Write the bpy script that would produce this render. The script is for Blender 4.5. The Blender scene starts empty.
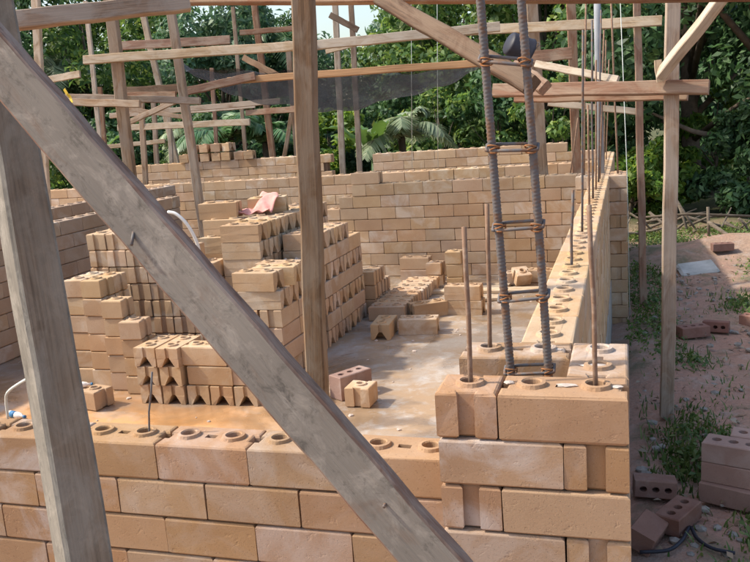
import bpy, bmesh, math, random
import numpy as np
from mathutils import Vector, Matrix, Quaternion

random.seed(7)
rng = np.random.default_rng(11)
scene = bpy.context.scene
col = scene.collection
R = math.radians

# ------------------------------------------------------------------ camera
FPX = 818.74                       # focal length in pixels of a 750 px wide picture
CAM = Vector((0.3751, -1.5291, 0.5474))
RIGHT = Vector((0.95533262, 0.28665574, -0.07188936))
DOWN = Vector((-0.01137177, -0.20741734, -0.97818645))
FWD = Vector((-0.29531386, 0.93531093, -0.19489276))
cam_data = bpy.data.cameras.new('camera')
cam = bpy.data.objects.new('camera', cam_data)
col.objects.link(cam)
cam_data.sensor_width = 36
cam_data.lens = FPX / 750 * 36
cam_data.clip_start = 0.05
cam_data.clip_end = 500
m3 = Matrix((RIGHT, -DOWN, -FWD)).transposed()
cam.matrix_world = Matrix.Translation(CAM) @ m3.to_4x4()
scene.camera = cam

# ------------------------------------------------------------------ light
SUN_EL, SUN_BACK = R(47), R(-12)
SUN = Vector((-math.cos(SUN_EL) * math.cos(SUN_BACK), math.cos(SUN_EL) * math.sin(SUN_BACK), math.sin(SUN_EL)))
world = bpy.data.worlds.new('World')
scene.world = world
world.use_nodes = True
wn = world.node_tree.nodes
sky = wn.new('ShaderNodeTexSky')
sky.sky_type = 'NISHITA'
sky.sun_disc = False
sky.sun_elevation = SUN_EL
sky.sun_rotation = math.atan2(SUN.x, SUN.y)
sky.air_density = 1.2
sky.dust_density = 3.0
sky.ozone_density = 1.0
wn['Background'].inputs['Strength'].default_value = 0.15
world.node_tree.links.new(sky.outputs[0], wn['Background'].inputs['Color'])
sl = bpy.data.lights.new('sun', 'SUN')
sl.energy = 2.9
sl.angle = R(2.0)
sl.color = (1.0, 0.92, 0.78)
so = bpy.data.objects.new('sun', sl)
col.objects.link(so)
so.rotation_euler = SUN.to_track_quat('Z', 'Y').to_euler()
scene.view_settings.view_transform = 'Standard'
scene.view_settings.look = 'None'
scene.view_settings.exposure = 0.85
scene.view_settings.gamma = 1.0
scene.cycles.max_bounces = 6
scene.cycles.transparent_max_bounces = 12

# ------------------------------------------------------------------ helpers
def AT(u, v, y):
    """the point at depth-plane y that stands at picture position (u, v)"""
    d = RIGHT * ((u - 375) / FPX) + DOWN * ((v - 281) / FPX) + FWD
    return CAM + d * ((y - CAM.y) / d.y)

def ATZ(u, v, z):
    d = RIGHT * ((u - 375) / FPX) + DOWN * ((v - 281) / FPX) + FWD
    return CAM + d * ((z - CAM.z) / d.z)

def tag(o, label=None, cat=None, group=None, kind=None):
    if label: o['label'] = label
    if cat: o['category'] = cat
    if group: o['group'] = group
    if kind: o['kind'] = kind
    return o

def link(name, me, mat=None, parent=None, loc=None, rot=None):
    o = bpy.data.objects.new(name, me)
    col.objects.link(o)
    if mat is not None and me is not None and len(me.materials) == 0:
        me.materials.append(mat)
    if parent is not None: o.parent = parent
    if loc is not None: o.location = loc
    if rot is not None: o.rotation_euler = rot
    return o

def empty(name, loc=(0, 0, 0)):
    o = bpy.data.objects.new(name, None)
    col.objects.link(o)
    o.location = loc
    o.empty_display_size = 0.1
    return o

def bm_mesh(bm, name, smooth=False):
    me = bpy.data.meshes.new(name)
    bm.normal_update()
    bm.to_mesh(me)
    bm.free()
    if smooth:
        for p in me.polygons: p.use_smooth = True
    return me

def np_mesh(name, verts, quads, smooth=False):
    verts = np.asarray(verts, np.float32).reshape(-1, 3)
    quads = np.asarray(quads, np.int32).reshape(-1, 4)
    me = bpy.data.meshes.new(name)
    me.vertices.add(len(verts)); me.vertices.foreach_set('co', verts.ravel())
    me.loops.add(quads.size); me.loops.foreach_set('vertex_index', quads.ravel())
    me.polygons.add(len(quads))
    me.polygons.foreach_set('loop_start', np.arange(0, quads.size, 4, dtype=np.int32))
    me.polygons.foreach_set('loop_total', np.full(len(quads), 4, np.int32))
    if smooth: me.polygons.foreach_set('use_smooth', np.ones(len(quads), bool))
    me.update(calc_edges=True)
    return me

def tube_bm(bm, pts, radii, seg=8, cap=True):
    pts = [Vector(p) for p in pts]
    if not hasattr(radii, '__len__'): radii = [radii] * len(pts)
    rings = []
    up = None
    for i, p in enumerate(pts):
        t = (pts[min(i + 1, len(pts) - 1)] - pts[max(i - 1, 0)]).normalized()
        if up is None:
            up = t.orthogonal().normalized()
        up = (up - t * up.dot(t)).normalized()
        s = t.cross(up)
        rings.append([bm.verts.new(p + (up * math.cos(a) + s * math.sin(a)) * radii[i])
                      for a in (2 * math.pi * k / seg for k in range(seg))])
    for a, b in zip(rings, rings[1:]):
        for k in range(seg):
            bm.faces.new((a[k], a[(k + 1) % seg], b[(k + 1) % seg], b[k]))
    if cap:
        bm.faces.new(list(reversed(rings[0]))); bm.faces.new(rings[-1])

def smooth_path(pts, n=5):
    P = [Vector(p) for p in pts]
    P = [P[0] * 2 - P[1]] + P + [P[-1] * 2 - P[-2]]
    out = []
    for i in range(1, len(P) - 2):
        a, b, c, d = P[i - 1:i + 3]
        for k in range(n):
            t = k / n
            out.append(0.5 * (2 * b + (c - a) * t + (2 * a - 5 * b + 4 * c - d) * t * t + (3 * b - 3 * c + d - a) * t ** 3))
    return out + [P[-2]]

def tube(name, pts, radii, mat, parent=None, seg=8):
    if name in ('black_hose', 'white_hose', 'bent_wire'): pts = smooth_path(pts)
    bm = bmesh.new(); tube_bm(bm, pts, radii, seg)
    me = bm_mesh(bm, name, True)
    return link(name, me, mat, parent)

def box_bm(bm, lo, hi, bevel=0.0):
    r = bmesh.ops.create_cube(bm, size=1.0)
    for v in r['verts']:
        v.co = Vector([(lo[i] + hi[i]) / 2 + v.co[i] * (hi[i] - lo[i]) for i in range(3)])
    if bevel:
        es = list({e for v in r['verts'] for e in v.link_edges})
        bmesh.ops.bevel(bm, geom=es, offset=bevel, segments=1, affect='EDGES')

# ------------------------------------------------------------------ materials
class N:
    """small node-tree writer"""
    def __init__(s, name):
        s.m = bpy.data.materials.new(name); s.m.use_nodes = True
        s.t = s.m.node_tree; s.b = s.t.nodes['Principled BSDF']
        s.b.inputs['Specular IOR Level'].default_value = 0.25
    def n(s, typ, **kw):
        x = s.t.nodes.new(typ)
        for k, v in kw.items(): setattr(x, k, v)
        return x
    def l(s, a, b): s.t.links.new(a, b)
    def set(s, sock, v):
        if hasattr(v, 'is_output') or isinstance(v, bpy.types.NodeSocket): s.l(v, sock)
        else: sock.default_value = v
    def coord(s, kind='Object', scale=(1, 1, 1), offset_random=True):
        tc = s.n('ShaderNodeTexCoord')
        mp = s.n('ShaderNodeMapping'); mp.inputs['Scale'].default_value = scale
        src = tc.outputs[kind]
        if offset_random:
            oi = s.n('ShaderNodeObjectInfo')
            mul = s.n('ShaderNodeVectorMath', operation='SCALE'); mul.inputs[0].default_value = (37, 53, 71)
            s.l(oi.outputs['Random'], mul.inputs['Scale'])
            add = s.n('ShaderNodeVectorMath', operation='ADD')
            s.l(src, add.inputs[0]); s.l(mul.outputs[0], add.inputs[1])
            src = add.outputs[0]
        s.l(src, mp.inputs['Vector'])
        return mp.outputs[0]
    def geo(s):
        return s.n('ShaderNodeNewGeometry').outputs['Position']
    def noise(s, vec, scale, detail=4, rough=0.55, dist=0.0):
        x = s.n('ShaderNodeTexNoise'); s.l(vec, x.inputs['Vector'])
        x.inputs['Scale'].default_value = scale; x.inputs['Detail'].default_value = detail
        x.inputs['Roughness'].default_value = rough; x.inputs['Distortion'].default_value = dist
        return x.outputs['Fac']
    def ramp(s, fac, stops):
        x = s.n('ShaderNodeValToRGB'); s.l(fac, x.inputs[0])
        e = x.color_ramp.elements
        while len(e) < len(stops): e.new(0.5)
        for el, (p, c) in zip(e, stops):
            el.position = p
            el.color = (c, c, c, 1) if not hasattr(c, '__len__') else (*c, 1)
        return x.outputs[0]
    def mix(s, fac, a, b, mode='MIX'):
        x = s.n('ShaderNodeMix', data_type='RGBA', blend_type=mode)
        s.set(x.inputs[0], fac)
        for sock, v in ((x.inputs[6], a), (x.inputs[7], b)):
            s.set(sock, (*v, 1) if hasattr(v, '__len__') else v)
        return x.outputs[2]
    def hsv(s, colr, h=0.5, sat=1.0, val=1.0):
        x = s.n('ShaderNodeHueSaturation'); s.l(colr, x.inputs['Color'])
        s.set(x.inputs['Hue'], h); s.set(x.inputs['Saturation'], sat); s.set(x.inputs['Value'], val)
        return x.outputs[0]
    def rnd(s, lo, hi, seed=None):
        oi = s.n('ShaderNodeObjectInfo')
        src = oi.outputs['Random']
        if seed is not None:
            w = s.n('ShaderNodeTexWhiteNoise', noise_dimensions='2D')
            cb = s.n('ShaderNodeCombineXYZ'); s.l(src, cb.inputs[0]); cb.inputs[1].default_value = seed
            s.l(cb.outputs[0], w.inputs['Vector']); src = w.outputs['Value']
        mr = s.n('ShaderNodeMapRange'); s.l(src, mr.inputs[0])
        mr.inputs[3].default_value = lo; mr.inputs[4].default_value = hi
        return mr.outputs[0]
    def bump(s, h, strength=0.3, dist=0.005):
        x = s.n('ShaderNodeBump'); s.l(h, x.inputs['Height'])
        x.inputs['Strength'].default_value = strength; x.inputs['Distance'].default_value = dist
        s.l(x.outputs[0], s.b.inputs['Normal'])
    def done(s, colr, rough=0.9):
        s.set(s.b.inputs['Base Color'], (*colr, 1) if isinstance(colr, tuple) else colr)
        s.set(s.b.inputs['Roughness'], rough)
        return s.m

def block_material(name, base, pale, dark, var=(0.86, 1.12), bloom=0.5):
    k = N(name)
    v = k.coord()
    c = k.mix(k.ramp(k.noise(v, 6, 5, 0.6), [(0.3, 0.0), (0.7, 1.0)]), base, dark)
    c = k.mix(k.ramp(k.noise(v, 140, 3, 0.7), [(0.35, 0.0), (0.75, 0.35)]), c, dark)
    fl = k.ramp(k.noise(v, 6.5, 5, 0.62, 0.8), [(0.46, 0.0), (0.66, 1.0)])
    x = k.n('ShaderNodeMath', operation='MULTIPLY'); k.l(fl, x.inputs[0]); k.l(k.rnd(0.0, bloom, 3.0), x.inputs[1])
    c = k.mix(x.outputs[0], c, pale)
    c = k.hsv(c, k.rnd(0.495, 0.505, 5.0), k.rnd(0.84, 1.02, 7.0), k.rnd(var[0], var[1], 9.0))
    pores = k.ramp(k.noise(v, 210, 2, 0.6), [(0.29, 0.0), (0.38, 1.0)])
    c = k.mix(1.0, c, k.ramp(pores, [(0.0, 0.75), (1.0, 1.0)]), 'MULTIPLY')
    grit = k.ramp(k.noise(v, 330, 2, 0.6), [(0.64, 0.0), (0.74, 0.3)])
    c = k.mix(grit, c, pale)
    dents = k.ramp(k.noise(v, 34, 4, 0.65, 0.3), [(0.28, 0.0), (0.40, 1.0)])
    nn = k.n('ShaderNodeMath', operation='ADD')
    k.l(k.noise(v, 190, 4, 0.75), nn.inputs[0]); k.l(pores, nn.inputs[1])
    n2 = k.n('ShaderNodeMath', operation='MULTIPLY_ADD'); k.l(dents, n2.inputs[0]); n2.inputs[1].default_value = 1.6; k.l(nn.outputs[0], n2.inputs[2])
    k.bump(n2.outputs[0], 0.28, 0.0018)
    return k.done(c, 0.92)

M = {}
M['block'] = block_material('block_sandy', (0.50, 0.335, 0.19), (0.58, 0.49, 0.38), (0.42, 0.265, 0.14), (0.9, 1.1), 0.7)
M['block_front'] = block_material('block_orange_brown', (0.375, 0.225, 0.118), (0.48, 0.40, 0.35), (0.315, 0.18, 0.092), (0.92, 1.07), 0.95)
M['block_dull'] = block_material('block_dull', (0.41, 0.29, 0.195), (0.50, 0.43, 0.365), (0.34, 0.225, 0.145), (0.85, 1.12), 0.8)  # greyer copy for the left walls: shade put into the colour, plus dirtier blocks
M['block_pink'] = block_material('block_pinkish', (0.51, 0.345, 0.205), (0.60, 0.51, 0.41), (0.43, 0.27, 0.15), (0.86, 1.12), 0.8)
M['core'] = N('light_blocker_dark').done((0.16, 0.10, 0.065))  # for the unseen cores added behind the open block joints
M['clay'] = block_material('red_clay', (0.26, 0.125, 0.088), (0.36, 0.25, 0.21), (0.20, 0.09, 0.065), (0.8, 1.2), 0.7)
M['clay_pale'] = block_material('pale_clay', (0.35, 0.215, 0.17), (0.46, 0.36, 0.32), (0.28, 0.16, 0.125), (0.9, 1.1), 0.6)

def wood_material(name, c1, c2, stain=None, amount=0.5, sc=1.0, spots=0.0):
    k = N(name)
    v = k.coord(scale=(1.6, 26, 26))
    v2 = k.coord(scale=(1, 2.5, 2.5))
    v3 = k.coord(scale=(1.4, 2.0, 2.0))
    g = k.noise(v, 2.2 * sc, 5, 0.65, 0.4)
    c = k.mix(k.ramp(g, [(0.32, 0.0), (0.68, 1.0)]), c1, c2)
    vg = k.coord(scale=(0.7, 60, 60))
    c = k.mix(1.0, c, k.ramp(k.noise(vg, 3.0, 4, 0.6, 0.3), [(0.36, 0.68), (0.55, 1.06)]), 'MULTIPLY')
    kn = k.ramp(k.noise(k.coord(scale=(1, 3, 3)), 4.2, 2, 0.5), [(0.70, 1.0), (0.78, 0.5)])
    c = k.mix(1.0, c, kn, 'MULTIPLY')
    if stain:
        st = k.ramp(k.noise(v2, 5.0 * sc, 6, 0.65, 0.8), [(0.5 - amount * 0.35, 0.0), (0.62 - amount * 0.2, 1.0)])
        c = k.mix(st, c, stain)
        if spots:
            sp = k.ramp(k.noise(v3, 9 * sc, 7, 0.72, 0.6), [(0.50, 0.0), (0.66, spots)])
            c = k.mix(sp, c, tuple(min(1, x * 1.45) for x in stain))
            sp = k.ramp(k.noise(v3, 17 * sc, 6, 0.75, 0.5), [(0.52, 0.0), (0.68, spots)])
            c = k.mix(sp, c, tuple(x * 0.55 for x in stain))
    dk = k.ramp(k.noise(v2, 1.6 * sc, 3, 0.6), [(0.3, 0.72), (0.65, 1.08)])
    c = k.mix(1.0, c, dk, 'MULTIPLY')
    fine = k.ramp(k.noise(k.coord(scale=(0.9, 70, 70)), 4.0, 5, 0.7, 0.2), [(0.35, 0.86 if not spots else 0.93), (0.6, 1.05)])
    c = k.mix(1.0, c, fine, 'MULTIPLY')
    c = k.hsv(c, 0.5, k.rnd(0.85, 1.1, 2.0), k.rnd(0.85, 1.1, 4.0))
    hh = k.n('ShaderNodeMath', operation='ADD'); k.l(g, hh.inputs[0]); k.l(fine, hh.inputs[1])
    k.bump(hh.outputs[0], 0.55, 0.003)
    return k.done(c, 0.85)

M['wood'] = wood_material('weathered_wood', (0.380, 0.257, 0.166), (0.260, 0.166, 0.104), (0.380, 0.294, 0.220), 0.3)
M['wood_red'] = wood_material('reddish_wood', (0.340, 0.190, 0.120), (0.230, 0.119, 0.075), (0.340, 0.237, 0.166), 0.2)
M['wood_pale'] = wood_material('pale_wood', (0.520, 0.399, 0.274), (0.400, 0.285, 0.183), (0.550, 0.456, 0.349), 0.3)
M['wood_tan'] = wood_material('tan_wood', (0.500, 0.304, 0.166), (0.380, 0.218, 0.116))
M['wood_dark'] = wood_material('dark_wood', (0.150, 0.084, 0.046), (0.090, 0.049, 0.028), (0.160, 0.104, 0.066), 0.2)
M['wood_cement'] = wood_material('cement_stained_wood', (0.210, 0.133, 0.091), (0.140, 0.087, 0.060), (0.215, 0.187, 0.158), 0.75, 1.5, 1.0)
M['wood_post'] = wood_material('brown_post_wood', (0.275, 0.185, 0.112), (0.215, 0.142, 0.083), (0.275, 0.209, 0.145), 0.25, 1.3, 0.35)
M['wood_brown'] = wood_material('brown_wood', (0.290, 0.185, 0.112), (0.190, 0.119, 0.071), (0.280, 0.209, 0.149), 0.25)
M['wood_side'] = wood_material('grey_post_side', (0.200, 0.171, 0.131), (0.155, 0.131, 0.100), (0.225, 0.199, 0.162), 0.6, 1.3, 0.8)
M['wood_edge'] = wood_material('brown_plank_edge', (0.250, 0.142, 0.100), (0.160, 0.090, 0.062), (0.280, 0.209, 0.166), 0.15, 1.5, 0.3)
M['stick'] = wood_material('grey_stick', (0.22, 0.18, 0.14), (0.12, 0.095, 0.07))

def metal(name, c, rust, amount, rough=0.5, met=0.6):
    k = N(name)
    v = k.geo()
    f = k.ramp(k.noise(v, 55, 4, 0.65), [(0.62 - amount * 0.35, 0.0), (0.75 - amount * 0.3, 1.0)])
    k.b.inputs['Metallic'].default_value = met
    return k.done(k.mix(f, c, rust), rough)
M['rebar'] = metal('grey_steel', (0.135, 0.125, 0.125), (0.17, 0.10, 0.065), 0.4, 0.65, 0.25)
M['rust'] = metal('rusty_steel', (0.22, 0.135, 0.09), (0.28, 0.20, 0.15), 0.4, 0.8, 0.2)
M['tie'] = metal('rusty_wire', (0.34, 0.15, 0.06), (0.2, 0.1, 0.05), 0.3, 0.8, 0.2)

def plain(name, c, rough=0.8, noise=0.15, sc=12, spec=None):
    k = N(name)
    f = k.ramp(k.noise(k.coord(), sc, 4, 0.6), [(0.3, 1 - noise), (0.7, 1 + noise)])
    if spec is not None: k.b.inputs['Specular IOR Level'].default_value = spec
    return k.done(k.mix(1.0, c, f, 'MULTIPLY'), rough)
M['white'] = plain('white_plastic', (0.78, 0.76, 0.72), 0.45, 0.06)
M['pipe'] = plain('grey_pipe', (0.26, 0.275, 0.30), 0.8, 0.15)
M['black'] = plain('black_rubber', (0.025, 0.025, 0.035), 0.5, 0.2)
M['pink'] = plain('pink_cloth', (0.66, 0.32, 0.28), 0.95, 0.15, 30)
M['string'] = plain('pale_string', (0.55, 0.58, 0.54), 0.8, 0.1)
M['yellow'] = plain('yellow_ribbon', (0.75, 0.52, 0.06), 0.6, 0.1)
M['blue'] = plain('blue_label', (0.06, 0.20, 0.40), 0.5, 0.1)
M['rubble'] = plain('mortar_rubble', (0.52, 0.43, 0.37), 0.95, 0.3, 40)
M['smear'] = plain('pale_mortar', (0.47, 0.40, 0.35), 0.95, 0.2, 60)
M['stone'] = plain('grey_stone', (0.27, 0.24, 0.21), 0.95, 0.35, 20)
M['slab_white'] = plain('pale_sheet', (0.42, 0.42, 0.40), 0.8, 0.25, 6)

def leaf_material(name, stops, trans=0.35, rough=0.5):
    k = N(name)
    g = k.n('ShaderNodeNewGeometry')
    f = g.outputs['Random Per Island']
    c = k.ramp(f, stops)
    big = k.ramp(k.noise(g.outputs['Position'], 0.9, 3, 0.5), [(0.3, 0.65), (0.7, 1.25)])
    c = k.mix(1.0, c, big, 'MULTIPLY')
    k.done(c, rough)
    k.b.inputs['Specular IOR Level'].default_value = 0.35
    tr = k.n('ShaderNodeBsdfTranslucent')
    k.l(k.hsv(c, 0.48, 1.1, 1.3), tr.inputs[0])
    mx = k.n('ShaderNodeMixShader'); mx.inputs[0].default_value = trans
    k.l(k.b.outputs[0], mx.inputs[1]); k.l(tr.outputs[0], mx.inputs[2])
    k.l(mx.outputs[0], k.t.nodes['Material Output'].inputs[0])
    return k.m
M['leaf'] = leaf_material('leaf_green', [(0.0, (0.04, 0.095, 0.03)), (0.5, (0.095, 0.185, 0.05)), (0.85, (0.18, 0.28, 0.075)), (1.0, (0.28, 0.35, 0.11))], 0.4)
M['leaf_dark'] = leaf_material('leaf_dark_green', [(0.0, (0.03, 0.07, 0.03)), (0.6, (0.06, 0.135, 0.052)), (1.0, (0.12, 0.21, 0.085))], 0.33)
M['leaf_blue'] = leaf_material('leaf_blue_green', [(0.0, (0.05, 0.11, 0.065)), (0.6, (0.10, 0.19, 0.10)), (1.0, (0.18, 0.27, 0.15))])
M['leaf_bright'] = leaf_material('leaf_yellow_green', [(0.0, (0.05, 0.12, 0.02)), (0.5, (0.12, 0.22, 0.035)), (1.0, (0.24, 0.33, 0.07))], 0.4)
M['frond'] = leaf_material('palm_frond', [(0.0, (0.046, 0.132, 0.046)), (0.6, (0.109, 0.217, 0.093)), (1.0, (0.202, 0.295, 0.139))], 0.35, 0.4)
M['frond_pale'] = leaf_material('pale_palm_frond', [(0.0, (0.186, 0.264, 0.155)), (0.6, (0.310, 0.388, 0.232)), (1.0, (0.465, 0.512, 0.341))], 0.4, 0.4)
M['leaf_banana'] = leaf_material('banana_leaf', [(0.0, (0.07, 0.15, 0.04)), (1.0, (0.13, 0.24, 0.06))], 0.35, 0.35)
M['grass'] = leaf_material('grass', [(0.0, (0.06, 0.125, 0.03)), (0.6, (0.12, 0.20, 0.05)), (1.0, (0.22, 0.26, 0.09))], 0.3)
M['litter'] = leaf_material('dry_leaves', [(0.0, (0.16, 0.10, 0.06)), (0.6, (0.30, 0.21, 0.13)), (1.0, (0.45, 0.38, 0.28))], 0.15)
M['bark'] = plain('bark', (0.11, 0.085, 0.065), 0.95, 0.4, 9)

def net_material():
    k = N('shade_net')
    v = k.geo()
    k.done((0.035, 0.037, 0.045), 0.7)
    f = k.ramp(k.noise(v, 6, 4, 0.6, 0.5), [(0.3, 0.28), (0.7, 0.58)])
    t = k.n('ShaderNodeBsdfTransparent'); mx = k.n('ShaderNodeMixShader')
    k.l(f, mx.inputs[0]); k.l(k.b.outputs[0], mx.inputs[1]); k.l(t.outputs[0], mx.inputs[2])
    k.l(mx.outputs[0], k.t.nodes['Material Output'].inputs[0])
    return k.m
M['net'] = net_material()

def floor_material():
    k = N('dusty_concrete')
    v = k.geo()
    c = k.mix(k.ramp(k.noise(v, 1.9, 6, 0.65, 0.5), [(0.34, 0.0), (0.54, 1.0)]), (0.35, 0.315, 0.285), (0.31, 0.215, 0.135))
    c = k.mix(k.ramp(k.noise(v, 9, 6, 0.7, 0.4), [(0.5, 0.0), (0.7, 0.8)]), c, (0.42, 0.40, 0.38))
    c = k.mix(k.ramp(k.noise(v, 60, 4, 0.7), [(0.55, 0.0), (0.75, 0.6)]), c, (0.20, 0.17, 0.15))
    # a spill of orange laterite dust on the slab beside the front wall
    sx = k.n('ShaderNodeSeparateXYZ'); k.l(v, sx.inputs[0])
    a = k.n('ShaderNodeMapRange'); k.l(sx.outputs[1], a.inputs[0]); a.inputs[1].default_value = 2.5; a.inputs[2].default_value = 1.7
    b = k.n('ShaderNodeMapRange'); k.l(sx.outputs[0], b.inputs[0]); b.inputs[1].default_value = -0.95; b.inputs[2].default_value = -1.5
    mm = k.n('ShaderNodeMath', operation='MULTIPLY'); k.l(a.outputs[0], mm.inputs[0]); k.l(b.outputs[0], mm.inputs[1])
    nz = k.ramp(k.noise(v, 3.2, 5, 0.6, 0.8), [(0.26, 0.0), (0.46, 1.0)])
    m2 = k.n('ShaderNodeMath', operation='MULTIPLY'); k.l(mm.outputs[0], m2.inputs[0]); k.l(nz, m2.inputs[1])
    c = k.mix(m2.outputs[0], c, k.mix(k.noise(v, 14, 5, 0.65), (0.56, 0.26, 0.085), (0.44, 0.27, 0.14)))
    wm = k.noise(v, 1.5, 4, 0.6, 0.5)
    wet = k.ramp(wm, [(0.47, 0.10), (0.58, 0.8)])
    c = k.mix(1.0, c, k.ramp(wm, [(0.44, 0.72), (0.56, 1.1)]), 'MULTIPLY')
    k.bump(k.noise(v, 26, 6, 0.7), 0.3, 0.006)
    k.b.inputs['Specular IOR Level'].default_value = 0.5
    return k.done(c, wet)
M['floor'] = floor_material()

def ground_material():
    k = N('bare_soil')
    v = k.geo()
    c = k.mix(k.ramp(k.noise(v, 0.9, 6, 0.62, 0.4), [(0.38, 0.0), (0.62, 1.0)]), (0.46, 0.26, 0.19), (0.36, 0.245, 0.18))
    c = k.mix(k.ramp(k.noise(v, 7, 6, 0.7), [(0.5, 0.0), (0.7, 0.7)]), c, (0.44, 0.36, 0.31))
    c = k.mix(k.ramp(k.noise(v, 45, 5, 0.75), [(0.5, 0.0), (0.75, 0.6)]), c, (0.12, 0.09, 0.07))
    c = k.mix(k.ramp(k.noise(v, 1.7, 5, 0.7, 0.5), [(0.52, 0.0), (0.66, 0.75)]), c, (0.12, 0.13, 0.07))
    sx = k.n('ShaderNodeSeparateXYZ'); k.l(v, sx.inputs[0])
    a = k.n('ShaderNodeMapRange'); k.l(sx.outputs[1], a.inputs[0]); a.inputs[1].default_value = 8.6; a.inputs[2].default_value = 10.2
    nz = k.ramp(k.noise(v, 2.2, 5, 0.65), [(0.25, 0.6), (0.5, 1.0)])
    m2 = k.n('ShaderNodeMath', operation='MULTIPLY'); k.l(a.outputs[0], m2.inputs[0]); k.l(nz, m2.inputs[1])
    c = k.mix(m2.outputs[0], c, k.mix(k.noise(v, 9, 5, 0.7), (0.05, 0.07, 0.025), (0.13, 0.12, 0.06)))
    k.bump(k.noise(v, 16, 7, 0.7), 0.8, 0.04)
    return k.done(c, 0.95)
M['ground'] = ground_material()
M['plinth'] = plain('concrete_footing', (0.27, 0.25, 0.23), 0.95, 0.3, 5)

# ------------------------------------------------------------------ ground and floor
GZ = -1.10          # soil outside
FZ = -0.80          # floor inside

def ground():
    xs = np.concatenate([np.linspace(-120, -8, 12), np.linspace(-7, 8, 90), np.linspace(9, 120, 12)])
    ys = np.concatenate([np.linspace(-60, -3, 8), np.linspace(-2.5, 16, 110), np.linspace(17, 160, 14)])
    X, Y = np.meshgrid(xs, ys)
    Z = GZ + 0.025 * np.sin(X * 2.1 + 1) * np.cos(Y * 1.7) + 0.02 * np.sin(X * 5.3 + Y * 3.1) + 0.012 * np.sin(X * 9 - Y * 7)
    # low bank of red earth behind the site on the right
    Z += 0.22 * np.exp(-((Y - 7.6) / 0.5) ** 2) / (1 + np.exp(-(X - 0.9) * 6))
    Z += 0.02 * np.maximum(0, Y - 10)
    inside = (X > -3.6) & (X < 0.3) & (Y > 0.1) & (Y < 8)
    Z[inside] = GZ - 0.05
    nx, ny = len(xs), len(ys)
    i = np.arange(nx * ny).reshape(ny, nx)
    q = np.stack([i[:-1, :-1], i[:-1, 1:], i[1:, 1:], i[1:, :-1]], -1)
    o = link('ground', np_mesh('ground', np.stack([X, Y, Z], -1), q, True), M['ground'])
    tag(o, 'bare reddish soil with weeds around the building site', kind='structure')
ground()

bm = bmesh.new(); box_bm(bm, (-3.4, 0.13, GZ - 0.2), (0.2, 7.9, FZ))
tag(link('floor', bm_mesh(bm, 'floor'), M['floor']), 'dusty concrete floor slab with orange dust spills', kind='structure')

# ------------------------------------------------------------------ interlocking blocks
G, GD = 0.0175, 0.012        # end groove half width and depth

def outline(L, W, i, gx=True, gb=None):
    x, y = L / 2, W / 2
    g = G if gb is None else gb
    return [(x - i, -y + i), (x - i, -g - i), (x - GD - i, -g - i), (x - GD - i, g + i), (x - i, g + i), (x - i, y - i),
            (-x + i, y - i), (-x + i, g + i), (-x + GD + i, g + i), (-x + GD + i, -g - i), (-x + i, -g - i), (-x + i, -y + i)]

def ring_holes(bm, L, H, rings, slots):
    """collars round the core holes; returns the loops of edges that bound them in the top face"""
    loops = []
    seg = 20
    for cx in rings:
        def circ(r, z): return [bm.verts.new((cx + r * math.cos(2 * math.pi * k / seg), r * math.sin(2 * math.pi * k / seg), z)) for k in range(seg)]
        cs = [circ(0.031, H), circ(0.0285, H + 0.008), circ(0.021, H + 0.009), circ(0.0185, H + 0.006), circ(0.0175, H - 0.055)]
        for a, b in zip(cs, cs[1:]):
            for k in range(seg): bm.faces.new((a[k], a[(k + 1) % seg], b[(k + 1) % seg], b[k]))
        bm.faces.new(cs[-1])
        loops.append(cs[0])
    for cx in slots:
        a = [bm.verts.new((cx + sx * 0.0155, sy * 0.0095, H)) for sx, sy in ((-1, -1), (1, -1), (1, 1), (-1, 1))]
        b = [bm.verts.new((v.co.x * 1.0, v.co.y * 0.85, H - 0.03)) for v in a]
        for k in range(4): bm.faces.new((a[k], a[(k + 1) % 4], b[(k + 1) % 4], b[k]))
        bm.faces.new(b)
        loops.append(a)
    return loops

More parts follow.
